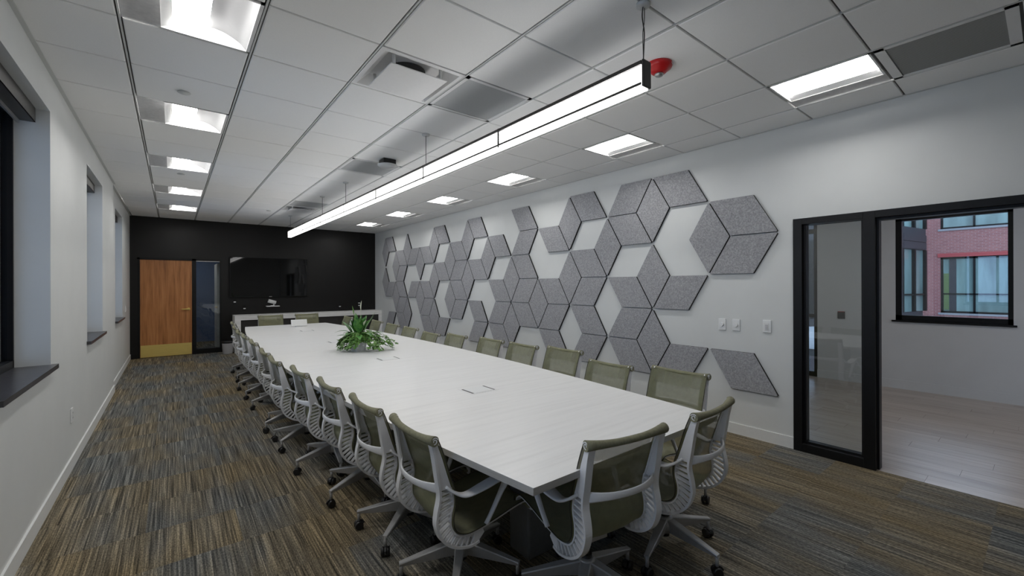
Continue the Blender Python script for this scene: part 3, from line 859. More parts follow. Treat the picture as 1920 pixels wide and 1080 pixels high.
# ------------------------------------------------------------------ pendant
PX, PY0, PY1, PZ0, PZ1 = 2.135, -1.85, 6.80, 2.518, 2.652
pend = thing('linear_pendant_light', 'long linear pendant light with ribbed lens above the table', 'pendant light', (PX, 0, 0))
hw = 0.032
joints = [PY0 + 0.014, -0.60, 0.615, 1.84, 3.06, 4.27, 5.49, PY1 - 0.014]
for k in range(7):
    a, b_ = joints[k] + 0.004, joints[k + 1] - 0.004
    MB().box(-hw, a, PZ1 - 0.020, hw, b_, PZ1).build('top_rail', 'dark_metal', pend)
    MB().box(-hw, a, PZ0 + 0.008, -hw + 0.006, b_, PZ0 + 0.022).build('side_rail', 'dark_metal', pend)
    MB().box(hw - 0.006, a, PZ0 + 0.008, hw, b_, PZ0 + 0.022).build('side_rail', 'dark_metal', pend)
    MB().box(-hw + 0.003, a, PZ0 - 0.006, hw - 0.003, b_, PZ0 + 0.008).build('bottom_lens', 'pend', pend)
    ln = MB().box(-hw + 0.004, a, PZ0 + 0.022, -hw + 0.007, b_, PZ1 - 0.022).box(hw - 0.007, a, PZ0 + 0.022, hw - 0.004, b_, PZ1 - 0.020)
    lo = ln.build('side_lens', 'pend', pend)
    rb = MB()
    for q in range(8):
        z = PZ0 + 0.027 + q * 0.0115
        for sx in (-1, 1):
            rb.box(sx * (hw - 0.0035), a, z, sx * (hw - 0.0005), b_, z + 0.0030)
    rb.build('lens_ribs', 'pend_rib', lo)
for y in joints[1:-1]:
    MB().box(-hw - 0.001, y - 0.008, PZ0 - 0.002, hw + 0.001, y + 0.008, PZ1 + 0.001).build('joint_band', 'dark_metal', pend)
for y, s_ in ((PY0, 1), (PY1, -1)):
    MB().box(-hw - 0.003, y, PZ0 - 0.003, hw + 0.003, y + s_ * 0.014, PZ1 + 0.002).build('end_cap', 'dark_metal', pend, bevel=0.006)
for n, y in enumerate((-1.825, 0.615, 3.06, 4.27, 6.68)):
    MB().lathe((0, y, H), [(0.0, 0.0), (0.036, 0.0), (0.037, -0.012), (0.030, -0.018), (0.0, -0.018)], 20).build('cable_canopy', 'tee', pend)
    z0 = PZ1
    if n == 0:
        path = catmull([(0, y, H - 0.01), (-0.008, y, H - 0.07), (0.004, y - 0.004, H - 0.15), (0.006, y, H - 0.22), (0, y, z0)], 5)
    else:
        path = [(0, y, H - 0.01), (0, y, z0)]
    MB().tube(path, 0.0030, 6).build('suspension_cable', 'dark_metal', pend)
    if n == 0:
        MB().tube(catmull([(0.012, y, H - 0.01), (0.010, y, H - 0.09), (-0.003, y, H - 0.16), (0.003, y, z0)], 5), 0.002, 6).build('power_cord', 'dark_metal', pend)

# ------------------------------------------------------------------ table
TX, TY0, TY1, TH = 1.99, -1.93, 6.245, 0.735
tab = thing('conference_table', 'long boat shaped conference table with bleached ash top', 'table', (TX, (TY0 + TY1) / 2, 0))
hl_ = (TY1 - TY0) / 2
def halfw(u): return 0.965 - 0.255 * u * u
NS = 40
pl = [(-halfw(-1 + 2 * k / NS), -hl_ + 2 * hl_ * k / NS) for k in range(NS + 1)] + [(halfw(1 - 2 * k / NS), hl_ - 2 * hl_ * k / NS) for k in range(NS + 1)]
top = MB()
n = len(pl)
vs = [(p[0], p[1], TH) for p in pl] + [(p[0], p[1], TH - 0.030) for p in pl]
top.add(vs, [tuple(range(n))], 0); top.add(vs, [tuple(range(2 * n - 1, n - 1, -1))], 1)
top.add(vs, [(i, (i + 1) % n, n + (i + 1) % n, n + i) for i in range(n)], 1)
top.build('table_top', ['table', 'table_edge'], tab)
for yc in (-3.45, -1.2, 1.2, 3.45):
    pe = MB().box(-0.265, yc - 0.085, 0, 0.265, yc + 0.085, TH - 0.032)
    pe.build('pedestal', 'pedestal', tab, bevel=0.012)
MB().box(-0.18, -hl_ + 0.8, TH - 0.13, 0.18, hl_ - 0.8, TH - 0.031).build('cable_trough', 'rubber', tab)
for n_, (x, y) in enumerate(((1.968, -0.53), (1.982, 1.18), (1.97, 2.93), (2.01, 4.76))):
    t = thing('table_power_module', ['flush power module in the table top nearest the viewer', 'flush power module in the table top in front of the plant', 'flush power module in the table top just behind the plant', 'flush power module in the table top before the white touch panel'][n_], 'power module', (x, y, TH), group='table power modules')
    MB().box(-0.115, -0.095, 0.0, 0.115, 0.095, 0.0012).build('bezel', 'table', t)
    MB().box(-0.083, -0.078, 0.0012, 0.083, 0.078, 0.003).build('lid', 'white_plastic', t)
    for sx in (-1, 1):
        MB().box(sx * 0.086, -0.074, 0.0012, sx * 0.098, 0.074, 0.0022).build('slot', 'rubber', t)

# touch panel on the table
t = thing('touch_panel', 'white tabletop touch panel on a stand at the far end of the table', 'touch panel', (2.07, 5.62, TH), R(-2))
MB().prism([(-0.02, 0.0), (0.13, 0.0), (0.10, 0.014), (0.03, 0.05), (0.0, 0.02)], -0.055, 0.055, 'x').build('stand', 'white_plastic', t)
pn = MB().box(-0.135, -0.007, 0.0, 0.135, 0.007, 0.125).build('panel', 'white_plastic', t, (0, -0.02, 0.018), bevel=0.004)
pn.rotation_euler = (R(-24), 0, 0)
gr_ = MB().box(-0.115, -0.0085, 0.018, 0.115, -0.007, 0.108).build('screen', 'trim_white', pn)

# ------------------------------------------------------------------ credenza, tv, devices on the black wall
cr = thing('credenza', 'long low credenza with pale wood top and dark doors against the black wall', 'credenza', (0, 0, 0))
cx0, cx1, cy0, cy1, cz = 1.30, XR - 0.002, 8.17, YB - 0.002, 0.835
MB().box(cx0, cy0, cz - 0.105, cx1, cy1, cz).build('top', 'credenza', cr)
MB().box(cx0, cy0, 0, cx0 + 0.115, cy1, cz - 0.105).build('end_panel', 'credenza', cr)
MB().box(cx1 - 0.08, cy0, 0, cx1, cy1, cz - 0.105).build('end_panel', 'credenza', cr)
MB().box(cx0 + 0.115, cy0 + 0.06, 0, cx1 - 0.08, cy1, 0.08).build('plinth', 'credenza_door', cr)
MB().box(cx0 + 0.115, cy0 + 0.05, 0.08, cx1 - 0.08, cy1, cz - 0.105).build('carcass', 'credenza_door', cr)
nd = 6
wd = (cx1 - 0.08 - cx0 - 0.115) / nd
for k in range(nd):
    a = cx0 + 0.115 + k * wd
    dr = MB().box(a + 0.002, cy0 + 0.03, 0.085, a + wd - 0.002, cy0 + 0.05, cz - 0.11).build('door', 'credenza_door', cr)
    hx = a + (wd - 0.05 if k % 2 == 0 else 0.05)
    MB().tube([(hx, cy0 + 0.012, 0.52), (hx, cy0 + 0.012, 0.66)], 0.006, 8).box(hx - .004, cy0 + .012, .535, hx + .004, cy0 + .03, .545).box(hx - .004, cy0 + .012, .635, hx + .004, cy0 + .03, .645).build('handle', 'brass', dr)

tv = thing('television', 'large wall mounted flat screen television on the black wall', 'television', (2.065, YB, 1.705))
MB().box(-0.825, -0.070, -0.470, 0.825, -0.025, 0.470).build('housing', 'black_metal', tv, bevel=0.004)
MB().box(-0.812, -0.0715, -0.450, 0.812, -0.070, 0.458).build('screen', 'screen', tv)
MB().box(-0.3, -0.025, -0.25, 0.3, -0.002, 0.25).build('wall_bracket', 'dark_metal', tv)
MB().box(-0.03, -0.0725, -0.466, 0.03, -0.070, -0.454).build('badge', 'steel', tv)

sh = tag(MB().box(1.972, YB - 0.13, 1.003, 2.252, YB, 1.022).build('camera_shelf', 'white_plastic', bevel=0.002), 'small white wall shelf under the television', 'shelf')
t = thing('conference_camera', 'white cylinder conference camera tilted on the small shelf', 'camera', (2.10, YB - 0.07, 1.022))
MB().box(-0.035, -0.03, 0, 0.045, 0.03, 0.012).tube([(0.03, 0, 0.01), (0.035, 0, 0.05)], 0.012, 8).build('foot', 'white_plastic', t)
MB().tube([(-0.085, 0, 0.123), (0.075, 0, 0.072)], 0.043, 20).build('body', 'white_plastic', t)
MB().tube([(0.0745, 0, 0.0722), (0.078, 0, 0.071)], 0.034, 20).build('lens', 'rubber', t)
for n_, (x, z, kind) in enumerate(((1.345, 1.13, 'g'), (1.535, 0.985, 'w'), (3.69, 0.963, 'w'), (4.195, 0.995, 'd'))):
    lab = ['black wall plate with a green indicator left of the television', 'black wall outlet with white plug below the television', 'black wall outlet with white plug right of the television', 'black wall outlet with two white plugs at the right end of the credenza'][n_]
    t = thing('wall_outlet', lab, 'outlet', (x, YB, z), group='black wall plates')
    MB().box(-0.036, -0.007, -0.058, 0.036, 0, 0.058).build('plate', 'black_metal', t, bevel=0.002)
    for zz in ([0.0] if kind != 'd' else [0.033, -0.033]):
        pz = zz - (0.012 if kind == 'w' else 0)
        MB().box(-0.022, -0.030 if kind != 'g' else -0.010, pz - 0.011, 0.022, -0.007, pz + 0.011).build('plug' if kind != 'g' else 'indicator', 'white_plastic', t, bevel=0.003)

# waste bin
t = thing('waste_bin', 'grey waste bin with black liner beside the credenza', 'bin', (1.175, 8.25, 0))
MB().lathe((0, 0, 0), [(0.0, 0.0), (0.088, 0.0), (0.092, 0.004), (0.112, 0.262), (0.115, 0.27), (0.108, 0.27), (0.10, 0.2)], 28).build('body', 'bin', t)
MB().lathe((0, 0, 0), [(0.110, 0.235), (0.1165, 0.245), (0.118, 0.284), (0.108, 0.288), (0.104, 0.2), (0.0, 0.19)], 28).build('liner', 'liner', t)

# switches, outlets
def plate(name, label, cat, loc, nx, kind):
    t = thing(name, label, cat, loc)
    MB().box(0, -0.037, -0.059, nx * 0.010, 0.037, 0.059).build('plate', 'white_plastic', t, bevel=0.003)
    a = nx * 0.010
    if kind == 'dial':
        MB().cyl((a, 0, 0.0), 0.021, nx * 0.014, 20, 'x', r2=0.018).build('knob', 'white_plastic', t)
    elif kind == 'keypad':
        MB().box(a, -0.018, -0.034, a + nx * 0.003, 0.018, 0.034).build('keypad', 'trim_white', t)
        for q in range(4):
            MB().box(a + nx * 0.003, -0.013, -0.028 + q * 0.0150, a + nx * 0.005, 0.013, -0.017 + q * 0.0150).build('key', 'bin' if q < 3 else 'white_plastic', t)
    elif kind == 'rocker':
        MB().box(a, -0.016, -0.033, a + nx * 0.004, 0.016, 0.033).build('rocker', 'white_plastic', t)
    else:
        for q in (-0.020, 0.020):
            MB().box(a, -0.016, q - 0.014, a + nx * 0.002, 0.016, q + 0.014).build('socket', 'trim_white', t)
            MB().box(a + nx * 0.002, -0.007, q - 0.006, a + nx * 0.0025, -0.004, q + 0.006).box(a + nx * 0.002, 0.004, q - 0.006, a + nx * 0.0025, 0.007, q + 0.006).build('slots', 'rubber', t)
    return t
plate('dimmer_switch', 'white dial dimmer nearest the acoustic panels', 'switch', (XR, -1.030, 1.091), -1, 'dial')
plate('dimmer_switch', 'white dial thermostat between the dimmer and the keypad', 'switch', (XR, -1.170, 1.093), -1, 'dial')
plate('keypad_switch', 'white keypad switch nearest the black doorway frame', 'switch', (XR, -1.455, 1.100), -1, 'keypad')
plate('power_socket', 'white socket low on the window wall', 'socket', (XL, 1.88, 0.44), 1, 'socket')
plate('rocker_switch', 'white switch on the window wall near the black wall', 'switch', (XL2, 7.55, 1.08), 1, 'rocker')

# ------------------------------------------------------------------ plant
pt = thing('potted_plant', 'peace lily and trailing ivy in a white pot on the table', 'plant', (1.93, 1.94, TH), R(14))
pot = MB()
q = lambda r, z: [(-r, -r, z), (r, -r, z), (r, r, z), (-r, r, z)]
pv = q(0.058, 0) + q(0.072, 0.145) + q(0.064, 0.145) + q(0.060, 0.12)
fs = [(3, 2, 1, 0)]
for l in range(3):
    fs += [(l * 4 + k, l * 4 + (k + 1) % 4, l * 4 + 4 + (k + 1) % 4, l * 4 + 4 + k) for k in range(4)]
pot.add(pv, fs).build('pot', 'pot', pt)
MB().add(q(0.061, 0.125), [(0, 1, 2, 3)]).build('soil', 'soil', pt)
def leaf_mesh(name, base, az, length, rise, width, droop, mname, stem=0.35, fold=0.25):
    """stalked blade along a drooping arc"""
    d = Vector((math.cos(az), math.sin(az), 0)); s_ = Vector((-d.y, d.x, 0))
    pts = []
    N = 12
    for k in range(N + 1):
        t = k / N
        pts.append(Vector(base) + d * (length * (t * math.cos(rise) + 0.25 * droop * t * t)) + Vector((0, 0, length * (t * math.sin(rise) - droop * t ** 2.4))))
    mb = MB(); vs = []; fs = []
    for k, p in enumerate(pts):
        t = k / N
        if t < stem: w = 0.0028
        else:
            u = (t - stem) / (1 - stem)
            w = max(width * (math.sin(PI * u ** 0.8) ** 0.85) if 0 < u < 1 else 0.001, 0.001)
        tan = (pts[min(k + 1, N)] - pts[max(k - 1, 0)]).normalized()
        nn = s_.cross(tan).normalized()
        if nn.z > 0: nn = -nn
        vs += [p - s_ * w - nn * w * fold, p, p + s_ * w - nn * w * fold]
    for k in range(N):
        a = 3 * k
        fs += [(a, a + 1, a + 4, a + 3), (a + 1, a + 2, a + 5, a + 4)]
    mb.add(vs, fs, 0, True)
    return mb.build(name, mname, pt)
rnd = random.Random(3)
for k in range(32):
    az = k * 2.399 + rnd.uniform(-.3, .3)
    up_ = k < 23
    leaf_mesh('leaf', (rnd.uniform(-.03, .03), rnd.uniform(-.03, .03), 0.12), az, rnd.uniform(0.25, 0.37) if up_ else rnd.uniform(0.26, 0.34),
              R(rnd.uniform(60, 84)) if up_ else R(rnd.uniform(34, 54)), rnd.uniform(0.032, 0.050) if up_ else rnd.uniform(0.028, 0.042), rnd.uniform(0.06, 0.22) if up_ else rnd.uniform(0.3, 0.50), 'leaf', rnd.uniform(.25, .4))
# the long leaf arching to the left and the tall pale shoot
leaf_mesh('leaf', (0, 0, 0.13), R(135), 0.34, R(48), 0.024, 0.50, 'leaf', 0.3)
leaf_mesh('leaf', (0, 0, 0.13), R(120), 0.42, R(80), 0.016, 0.04, 'ivy', 0.72)
leaf_mesh('leaf', (0, 0, 0.13), R(-40), 0.40, R(62), 0.022, 0.08, 'ivy', 0.45)
leaf_mesh('flower', (0.01, 0.0, 0.13), R(-60), 0.46, R(86), 0.012, 0.0, 'petal', 0.76, 0.8)
leaf_mesh('flower', (0.01, 0.0, 0.13), R(-62), 0.26, R(70), 0.026, 0.05, 'petal', 0.70, 0.5)
# ivy
iv = MB(); vn = MB()
def ivy_leaf(c, nrm, dirv, s_):
    nrm = nrm.normalized(); dirv = (dirv - nrm * dirv.dot(nrm)).normalized(); sd = nrm.cross(dirv)
    o = [(0, 0), (0.42, -0.10), (0.55, 0.30), (0.28, 0.40), (0.0, 1.0), (-0.28, 0.40), (-0.55, 0.30), (-0.42, -0.10)]
    vs = [c + sd * (x * s_) + dirv * (y * s_) + nrm * (-abs(x) * 0.25 * s_) for x, y in o] + [c + dirv * (0.3 * s_) + nrm * (0.08 * s_)]
    iv.add(vs, [(i, (i + 1) % 8, 8) for i in range(8)])
for v in range(44):
    az = rnd.uniform(0, 2 * PI) if v < 20 else R(-52) + rnd.uniform(-0.75, 0.75) if v < 38 else R(128) + rnd.uniform(-0.5, 0.5)
    reach = rnd.uniform(0.09, 0.17) if v < 20 else rnd.uniform(0.18, 0.38) if v < 38 else rnd.uniform(0.16, 0.26)
    d = Vector((math.cos(az), math.sin(az), 0)); s_ = Vector((-d.y, d.x, 0))
    st = Vector((rnd.uniform(-.04, .04), rnd.uniform(-.04, .04), 0.13)) + d * 0.03
    up0 = rnd.uniform(0.02, 0.10)
    endz = rnd.uniform(0.012, 0.09)
    pts = catmull([st, st + d * reach * .35 + Vector((0, 0, up0)), st + d * reach * .75 + s_ * rnd.uniform(-.04, .04) + Vector((0, 0, (endz - 0.13) * .35 + up0 * .4)),
                   Vector((st.x, st.y, endz)) + d * reach + s_ * rnd.uniform(-.05, .05)], 5)
    vn.tube(pts, 0.0016, 5)
    for k, p in enumerate(pts):
        if k < 1: continue
        for _ in range(1 + (k % 3 == 0)):
            ld = (d * rnd.uniform(-.3, 1) + s_ * rnd.uniform(-1, 1) + Vector((0, 0, rnd.uniform(-.8, .2))))
            c = p + Vector((rnd.uniform(-.012, .012), rnd.uniform(-.012, .012), rnd.uniform(0, .015)))
            c.z = max(c.z, 0.012)
            ivy_leaf(c, Vector((d.x * .6 + rnd.uniform(-.4, .4), d.y * .6 + rnd.uniform(-.4, .4), rnd.uniform(.5, 1.0))), ld, rnd.uniform(0.030, 0.048))
for k in range(190):
    az = rnd.uniform(0, 2 * PI); r = rnd.uniform(0.03, 0.135); z = 0.235 - r * 0.75 + rnd.uniform(-.03, .02)
    d = Vector((math.cos(az), math.sin(az), 0))
    ivy_leaf(Vector((d.x * r, d.y * r, z)), Vector((d.x * .9 + rnd.uniform(-.5, .5), d.y * .9 + rnd.uniform(-.5, .5), rnd.uniform(.4, 1))), d + Vector((rnd.uniform(-.8, .8), rnd.uniform(-.8, .8), rnd.uniform(-.9, .1))), rnd.uniform(.032, .052))
tag(iv.build('ivy_foliage', 'ivy', pt), kind='stuff')
vn.build('ivy_vines', 'vine', pt)

# ------------------------------------------------------------------ chairs
def strip(mb, path, y0, y1, th, mi=0):
    """solid band following a 2D (x,z) path, between y0 and y1, th thick to the left of the path"""
    P = [Vector((p[0], p[1])) for p in path]
    n = len(P); o = []
    for i in range(n):
        d = (P[min(i + 1, n - 1)] - P[max(i - 1, 0)]).normalized()
        nn = Vector((-d.y, d.x))
        t = th[i] if isinstance(th, list) else th
        o.append((P[i], P[i] + nn * t))
    rings = [[(a.x, y0, a.y), (a.x, y1, a.y), (b.x, y1, b.y), (b.x, y0, b.y)] for a, b in o]
    mb.ring(rings, smooth=False, mi=mi)

def cm2(pts, n): return [(p.x, p.z) for p in catmull([(a, 0, b) for a, b in pts], n)]
OUT = cm2([(-0.281, 0.806), (-0.265, 0.74), (-0.249, 0.64), (-0.238, 0.575), (-0.238, 0.53), (-0.250, 0.475), (-0.253, 0.42), (-0.226, 0.352), (-0.168, 0.302), (-0.09, 0.276), (-0.035, 0.282)], 5)
INN = cm2([(-0.183, 0.575), (-0.172, 0.53), (-0.172, 0.49), (-0.184, 0.44), (-0.180, 0.39), (-0.150, 0.348), (-0.10, 0.331), (-0.04, 0.333), (0.06, 0.349), (0.17, 0.371), (0.235, 0.379), (0.275, 0.374), (0.305, 0.350), (0.308, 0.322), (0.296, 0.314)], 5)
MESHP = cm2([(-0.286, 0.8245), (-0.268, 0.820), (-0.254, 0.803), (-0.222, 0.72), (-0.198, 0.64), (-0.176, 0.575), (-0.166, 0.53), (-0.166, 0.49), (-0.177, 0.44), (-0.173, 0.39), (-0.146, 0.355), (-0.10, 0.338), (-0.04, 0.340), (0.06, 0.356), (0.17, 0.378), (0.235, 0.386), (0.28, 0.381), (0.312, 0.354), (0.314, 0.322)], 4)
SY, SWD = 0.203, 0.036

FW = 0.2215                                              # half width of the suspension fabric
def end_ease(i):
    return min(1, 0.45 + i / 10, (len(MESHP) - 1 - i) / 8)
def side_frame(s):
    mb = MB()
    y0, y1 = SY - SWD / 2, SY + SWD / 2
    # upper blade from the scroll to the arm root
    fr_ = [(-0.263, 0.803), (-0.233, 0.72), (-0.208, 0.64), (-0.186, 0.575)]
    bk_ = [(-0.238, 0.575), (-0.249, 0.64), (-0.264, 0.74), (-0.280, 0.803)]
    poly = fr_ + bk_
    mb.prism(poly, y0 + 0.010, y1 - 0.004, 'y')
    strip(mb, OUT, y0, y1, -0.011)
    strip(mb, INN, y0 + 0.004, y1 - 0.004, -0.008)
    strip(mb, cm2(fr_, 4), y0 + 0.006, y1 - 0.006, -0.008)
    # ribs between the two rails
    o2 = [p for p in OUT if p[1] < 0.575 or p[0] > -0.2]
    i2 = [p for p in INN if p[0] < -0.02]
    N = 15
    def at(path, t):
        L = [0]
        for a, b in zip(path, path[1:]): L.append(L[-1] + math.hypot(b[0] - a[0], b[1] - a[1]))
        q = t * L[-1]
        for k in range(len(path) - 1):
            if L[k + 1] >= q:
                f = (q - L[k]) / max(1e-9, L[k + 1] - L[k])
                return (path[k][0] + (path[k + 1][0] - path[k][0]) * f, path[k][1] + (path[k + 1][1] - path[k][1]) * f)
        return path[-1]
    for k in range(N):
        t = 0.05 + 0.93 * k / (N - 1)
        a = at(o2, t); b = at(i2, min(1, t))
        d = Vector((b[0] - a[0], b[1] - a[1])).normalized(); nn = Vector((-d.y, d.x)) * 0.0035
        mb.prism([(a[0] + nn.x, a[1] + nn.y), (a[0] - nn.x, a[1] - nn.y), (b[0] - nn.x, b[1] - nn.y), (b[0] + nn.x, b[1] + nn.y)], y0 + 0.006, y1 - 0.006, 'y')
    # solid toe joining the rails
    mb.prism([OUT[-1], OUT[-4], (-0.06, 0.330), (-0.015, 0.335), (-0.005, 0.31)], y0 + 0.004, y1 - 0.004, 'y')
    # scroll at the top
    c = (-0.276, 0.8075)
    sp = []
    for k in range(26):
        a = R(25 + k * 22); r = 0.0195 - 0.0125 * k / 25
        sp.append((c[0] + r * math.cos(a), c[1] + r * math.sin(a)))
    strip(mb, sp, y0 + 0.012, y1 + 0.0080, 0.0042)
    if s < 0:
        mb.v = [(x, -y, z) for x, y, z in mb.v]
    return mb

def arm(s):
    P = catmull([(-0.215, 0.212, 0.588), (-0.175, 0.236, 0.555), (-0.13, 0.252, 0.540), (-0.05, 0.262, 0.556), (0.03, 0.262, 0.570), (0.075, 0.256, 0.560), (0.094, 0.250, 0.532), (0.074, 0.243, 0.488), (0.03, 0.234, 0.405), (0.0, 0.226, 0.350)], 5)
    Wd = catmull([(0.026, 0, 0), (0.030, 0, 0), (0.042, 0, 0), (0.056, 0, 0), (0.056, 0, 0), (0.048, 0, 0), (0.038, 0, 0), (0.026, 0, 0), (0.020, 0, 0), (0.020, 0, 0)], 5)
    mb = MB(); rings = []
    for i, p in enumerate(P):
        d = (P[min(i + 1, len(P) - 1)] - P[max(i - 1, 0)]).normalized()
        u = Vector((0, 1, 0)); nn = d.cross(u).normalized()
        w = Wd[i].x * 0.6; t = 0.0062
        rings.append([p + u * w * a + nn * t * b for a, b in ((1, .35), (.8, 1), (-.8, 1), (-1, .35), (-1, -.35), (-.8, -1), (.8, -1), (1, -.35))])
    mb.ring(rings)
    if s < 0: mb.v = [(x, -y, z) for x, y, z in mb.v]
    return mb

def fabric():
    mb = MB(); NY = 8; vs = []
    for i, p in enumerate(MESHP):
        for k in range(NY + 1):
            u = -1 + 2 * k / NY
            sag = 0.022 * (1 - u * u)
            d = (Vector(MESHP[min(i + 1, len(MESHP) - 1)]) - Vector(MESHP[max(i - 1, 0)])).normalized()
            nn = Vector((d.y, -d.x))           # towards the back / underside
            e = end_ease(i)
            vs.append((p[0] + nn.x * sag * e, u * FW, p[1] + nn.y * sag * e))
    w = NY + 1
    mb.add(vs, [(i * w + k, i * w + k + 1, (i + 1) * w + k + 1, (i + 1) * w + k) for i in range(len(MESHP) - 1) for k in range(NY)], 0, True)
    return mb
def fabric_border(s):
    mb = MB(); vs = []
    for i, p in enumerate(MESHP):
        d = (Vector(MESHP[min(i + 1, len(MESHP) - 1)]) - Vector(MESHP[max(i - 1, 0)])).normalized()
        nn = Vector((d.y, -d.x)) * 0.002
        e = end_ease(i)
        for u in (0.82, 0.995):
            sag = 0.022 * (1 - u * u) * e
            vs.append((p[0] + nn.x * (1 + sag / 0.002), s * u * FW, p[1] + nn.y * (1 + sag / 0.002)))
    mb.add(vs, [(2 * i, 2 * i + 1, 2 * i + 3, 2 * i + 2) for i in range(len(MESHP) - 1)], 0, True)
    return mb
def fabric_top_band():
    mb = MB(); vs = []
    for i, p in enumerate(MESHP[:13]):
        d = (Vector(MESHP[i + 1]) - Vector(MESHP[max(i - 1, 0)])).normalized()
        nn = Vector((d.y, -d.x)) * 0.003
        for k in range(9):
            u = -1 + 2 * k / 8
            sag = 0.022 * (1 - u * u) * end_ease(i)
            vs.append((p[0] + nn.x * (1 + sag / 0.003), u * FW * 0.82, p[1] + nn.y * (1 + sag / 0.003)))
    mb.add(vs, [(i * 9 + k, i * 9 + k + 1, (i + 1) * 9 + k + 1, (i + 1) * 9 + k) for i in range(12) for k in range(8)], 0, True)
    return mb
def edge_trim(s):
    mb = MB()
    mb.tube([(p[0] + 0.001, s * (FW + 0.0005), p[1]) for p in MESHP], 0.0026, 6)
    return mb

def build_chair_meshes():
    me = {}
    def reg(key, mb, m):
        x = mb.mesh(key.split('|')[0])
        for q_ in (m if isinstance(m, (list, tuple)) else [m]): x.materials.append(M[q_])
        me[key] = x
    reg('side_frame|l', side_frame(1), 'frame_grey'); reg('side_frame|r', side_frame(-1), 'frame_grey')
    reg('armrest|l', arm(1), 'frame_grey'); reg('armrest|r', arm(-1), 'frame_grey')
    reg('suspension_fabric', fabric(), 'mesh')
    reg('fabric_border|l', fabric_border(1), 'mesh_edge'); reg('fabric_border|r', fabric_border(-1), 'mesh_edge')
    reg('fabric_top_band', fabric_top_band(), 'mesh_band')
    reg('edge_trim|l', edge_trim(1), 'trim_dark'); reg('edge_trim|r', edge_trim(-1), 'trim_dark')
    ro = MB(); path = []; rr = []
    for k in range(17):
        u = -1 + k / 8
        path.append((-0.297 + 0.022 * u * u, u * 0.2275, 0.802 + 0.006 * abs(u) ** 2)); rr.append(0.0150 + 0.0090 * abs(u) ** 3.0)
    rr[0] = rr[-1] = 0.0235
    ro.tube(path, rr, 14)
    reg('top_roll', ro, 'roll')
    cb = MB(); rings = []
    for k in range(15):
        u = -1 + k / 7
        x = -0.236 - 0.062 * (1 - abs(u) ** 2.2); hgt = 0.016 + 0.010 * abs(u) ** 3; z = 0.578 + 0.004 * (1 - u * u)
        y = u * (SY - 0.005); t = 0.005
        rings.append([(x - t, y, z - hgt * .7), (x - t, y, z + hgt * .7), (x - t * .4, y, z + hgt), (x + t, y, z + hgt * .7), (x + t, y, z - hgt * .7), (x - t * .4, y, z - hgt)])
    cb.ring(rings)
    reg('back_crossbar', cb, 'frame_grey')
    ub = MB().box(-0.085, -SY, 0.283, -0.030, SY, 0.300).prism([(-0.09, 0.27), (0.05, 0.25), (0.06, 0.275), (-0.03, 0.303), (-0.09, 0.303)], -0.05, 0.05, 'y')
    reg('seat_bracket', ub, 'base_grey')
    reg('front_rail', MB().tube([(0.300, -SY, 0.325), (0.300, SY, 0.325)], 0.010, 8), 'roll')
    gc = MB().cyl((0, 0, 0.12), 0.0145, 0.15, 14)
    reg('gas_column', gc, 'steel')
    reg('column_sleeve', MB().cyl((0, 0, 0.075), 0.026, 0.13, 16), 'rubber')
    hb = MB().lathe((0, 0, 0), [(0.026, 0.095), (0.044, 0.102), (0.050, 0.145), (0.042, 0.182), (0.028, 0.188)], 20)
    reg('hub', hb, 'base_grey')
    lg = MB(); rings = []
    for k in range(8):
        t = k / 7
        x = 0.025 + 0.290 * t
        w = 0.027 - 0.0125 * t
        zt = 0.182 - 0.066 * t
        zb = 0.105 - 0.008 * t
        wb_ = w * 0.55
        rings.append([(x, -wb_, zb), (x, wb_, zb), (x, w, zt - 0.005), (x, w * .8, zt), (x, -w * .8, zt), (x, -w, zt - 0.005)])
    lg.ring(rings, smooth=False)
    lg.cyl((0.306, 0, 0.052), 0.0095, 0.058, 10)
    reg('base_leg', lg, 'base_grey')
    cw = MB()
    for sy in (-1, 1):
        cw.cyl((0, sy * 0.006, 0.027), 0.027, sy * 0.018, 18, 'y', r2=0.023)
    cw.cyl((0, -0.006, 0.027), 0.011, 0.012, 10, 'y')
    reg('caster_wheels', cw, 'rubber')
    reg('caster_hood', MB().prism([(-0.004 + 0.031 * math.cos(R(a)), 0.027 + 0.031 * math.sin(R(a))) for a in range(10, 171, 20)], -0.005, 0.005, 'y').cyl((-0.0, 0, 0.03), 0.009, 0.03, 10), 'rubber')
    return me
CM = build_chair_meshes()
n_chairs = 0
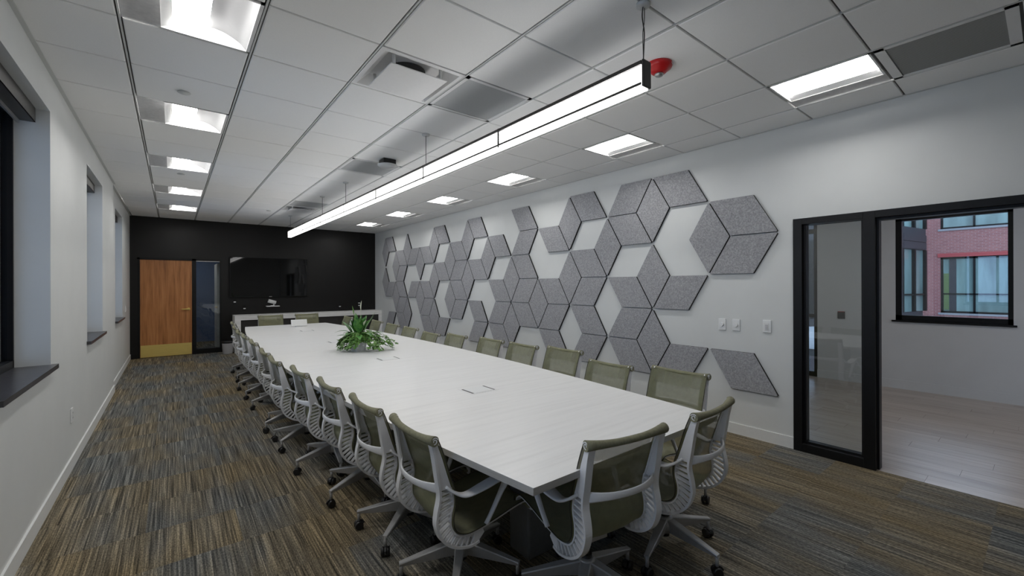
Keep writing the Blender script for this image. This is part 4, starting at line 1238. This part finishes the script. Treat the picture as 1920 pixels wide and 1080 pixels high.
def chair(x, y, face, base_ang, label, group, lift=0.0):
    """face: direction the sitter looks (degrees); base_ang: world direction of one base leg"""
    global n_chairs
    c = thing('conference_chair', label, 'chair', (x, y, 0), R(face), group)
    for key in ('side_frame|l', 'side_frame|r', 'armrest|l', 'armrest|r', 'suspension_fabric', 'fabric_border|l', 'fabric_border|r', 'fabric_top_band', 'edge_trim|l', 'edge_trim|r', 'top_roll', 'back_crossbar', 'seat_bracket', 'front_rail', 'gas_column'):
        obj(key.split('|')[0], CM[key], c, (0, 0, lift))
    obj('column_sleeve', CM['column_sleeve'], c); obj('hub', CM['hub'], c)
    rn = random.Random(n_chairs * 13 + 5)
    for k in range(5):
        a = R(base_ang - face + 72 * k)
        obj('base_leg', CM['base_leg'], c, (0, 0, 0), a)
        ca = obj('caster_wheels', CM['caster_wheels'], c, (0.306 * math.cos(a), 0.306 * math.sin(a), 0), rn.uniform(0, 2 * PI))
        obj('caster_hood', CM['caster_hood'], ca)
    n_chairs += 1
    return c
ORD = ['nearest', 'second', 'third', 'fourth', 'fifth', 'sixth', 'seventh', 'eighth', 'ninth', 'tenth', 'eleventh']
Ls = [(1.400, -1.220, 0, 160, 0), (1.375, -0.645, 0, 220, 0), (1.345, 0.000, 0, 200, 0), (1.295, 0.645, 1, 190, 0), (1.235, 1.335, 0, 215, 0), (1.245, 1.955, 0, 203, 0), (1.27, 2.95, 0, 195, 0), (1.255, 3.60, 0, 205, .01), (1.25, 4.22, 0, 200, .015), (1.27, 4.88, 0, 210, .03), (1.318, 5.73, 0, 198, .04)]
for n_, (x, y, fc_, ba, lf) in enumerate(Ls):
    chair(x, y, fc_, ba, 'olive mesh chair on the window side of the table, ' + ('nearest the viewer' if n_ == 0 else ORD[n_] + ' from the near end'), 'chairs along the window side', lf)
Rs = [(3.17, -1.415, .04), (3.14, -0.79, .01), (3.19, -0.20, .06), (3.18, 0.41, .04), (3.18, 1.0, .04), (3.095, 1.65, .04), (3.07, 2.30, .01), (3.05, 2.92, .04), (3.08, 3.66, .04), (3.14, 4.52, .04), (3.01, 5.75, .05)]
for n_, (x, y, lf) in enumerate(Rs):
    chair(x - 0.275, y, 180, 90, 'olive mesh chair on the acoustic panel side of the table, ' + ('nearest the viewer' if n_ == 0 else ORD[n_] + ' from the near end'), 'chairs along the panel side', lf)
chair(1.785, -1.74, 81, 142, 'olive mesh chair at the near end of the table, left of the two', 'chairs at the near table end', 0.042)
chair(2.415, -1.765, 94, 268, 'olive mesh chair at the near end of the table, right of the two', 'chairs at the near table end', 0.042)
chair(1.775, 6.47, 270, 40, 'olive mesh chair at the far end in front of the credenza, left of the two', 'chairs at the far table end', 0.085)
chair(2.455, 6.47, 270, 65, 'olive mesh chair at the far end in front of the credenza, right of the two', 'chairs at the far table end', 0.085)
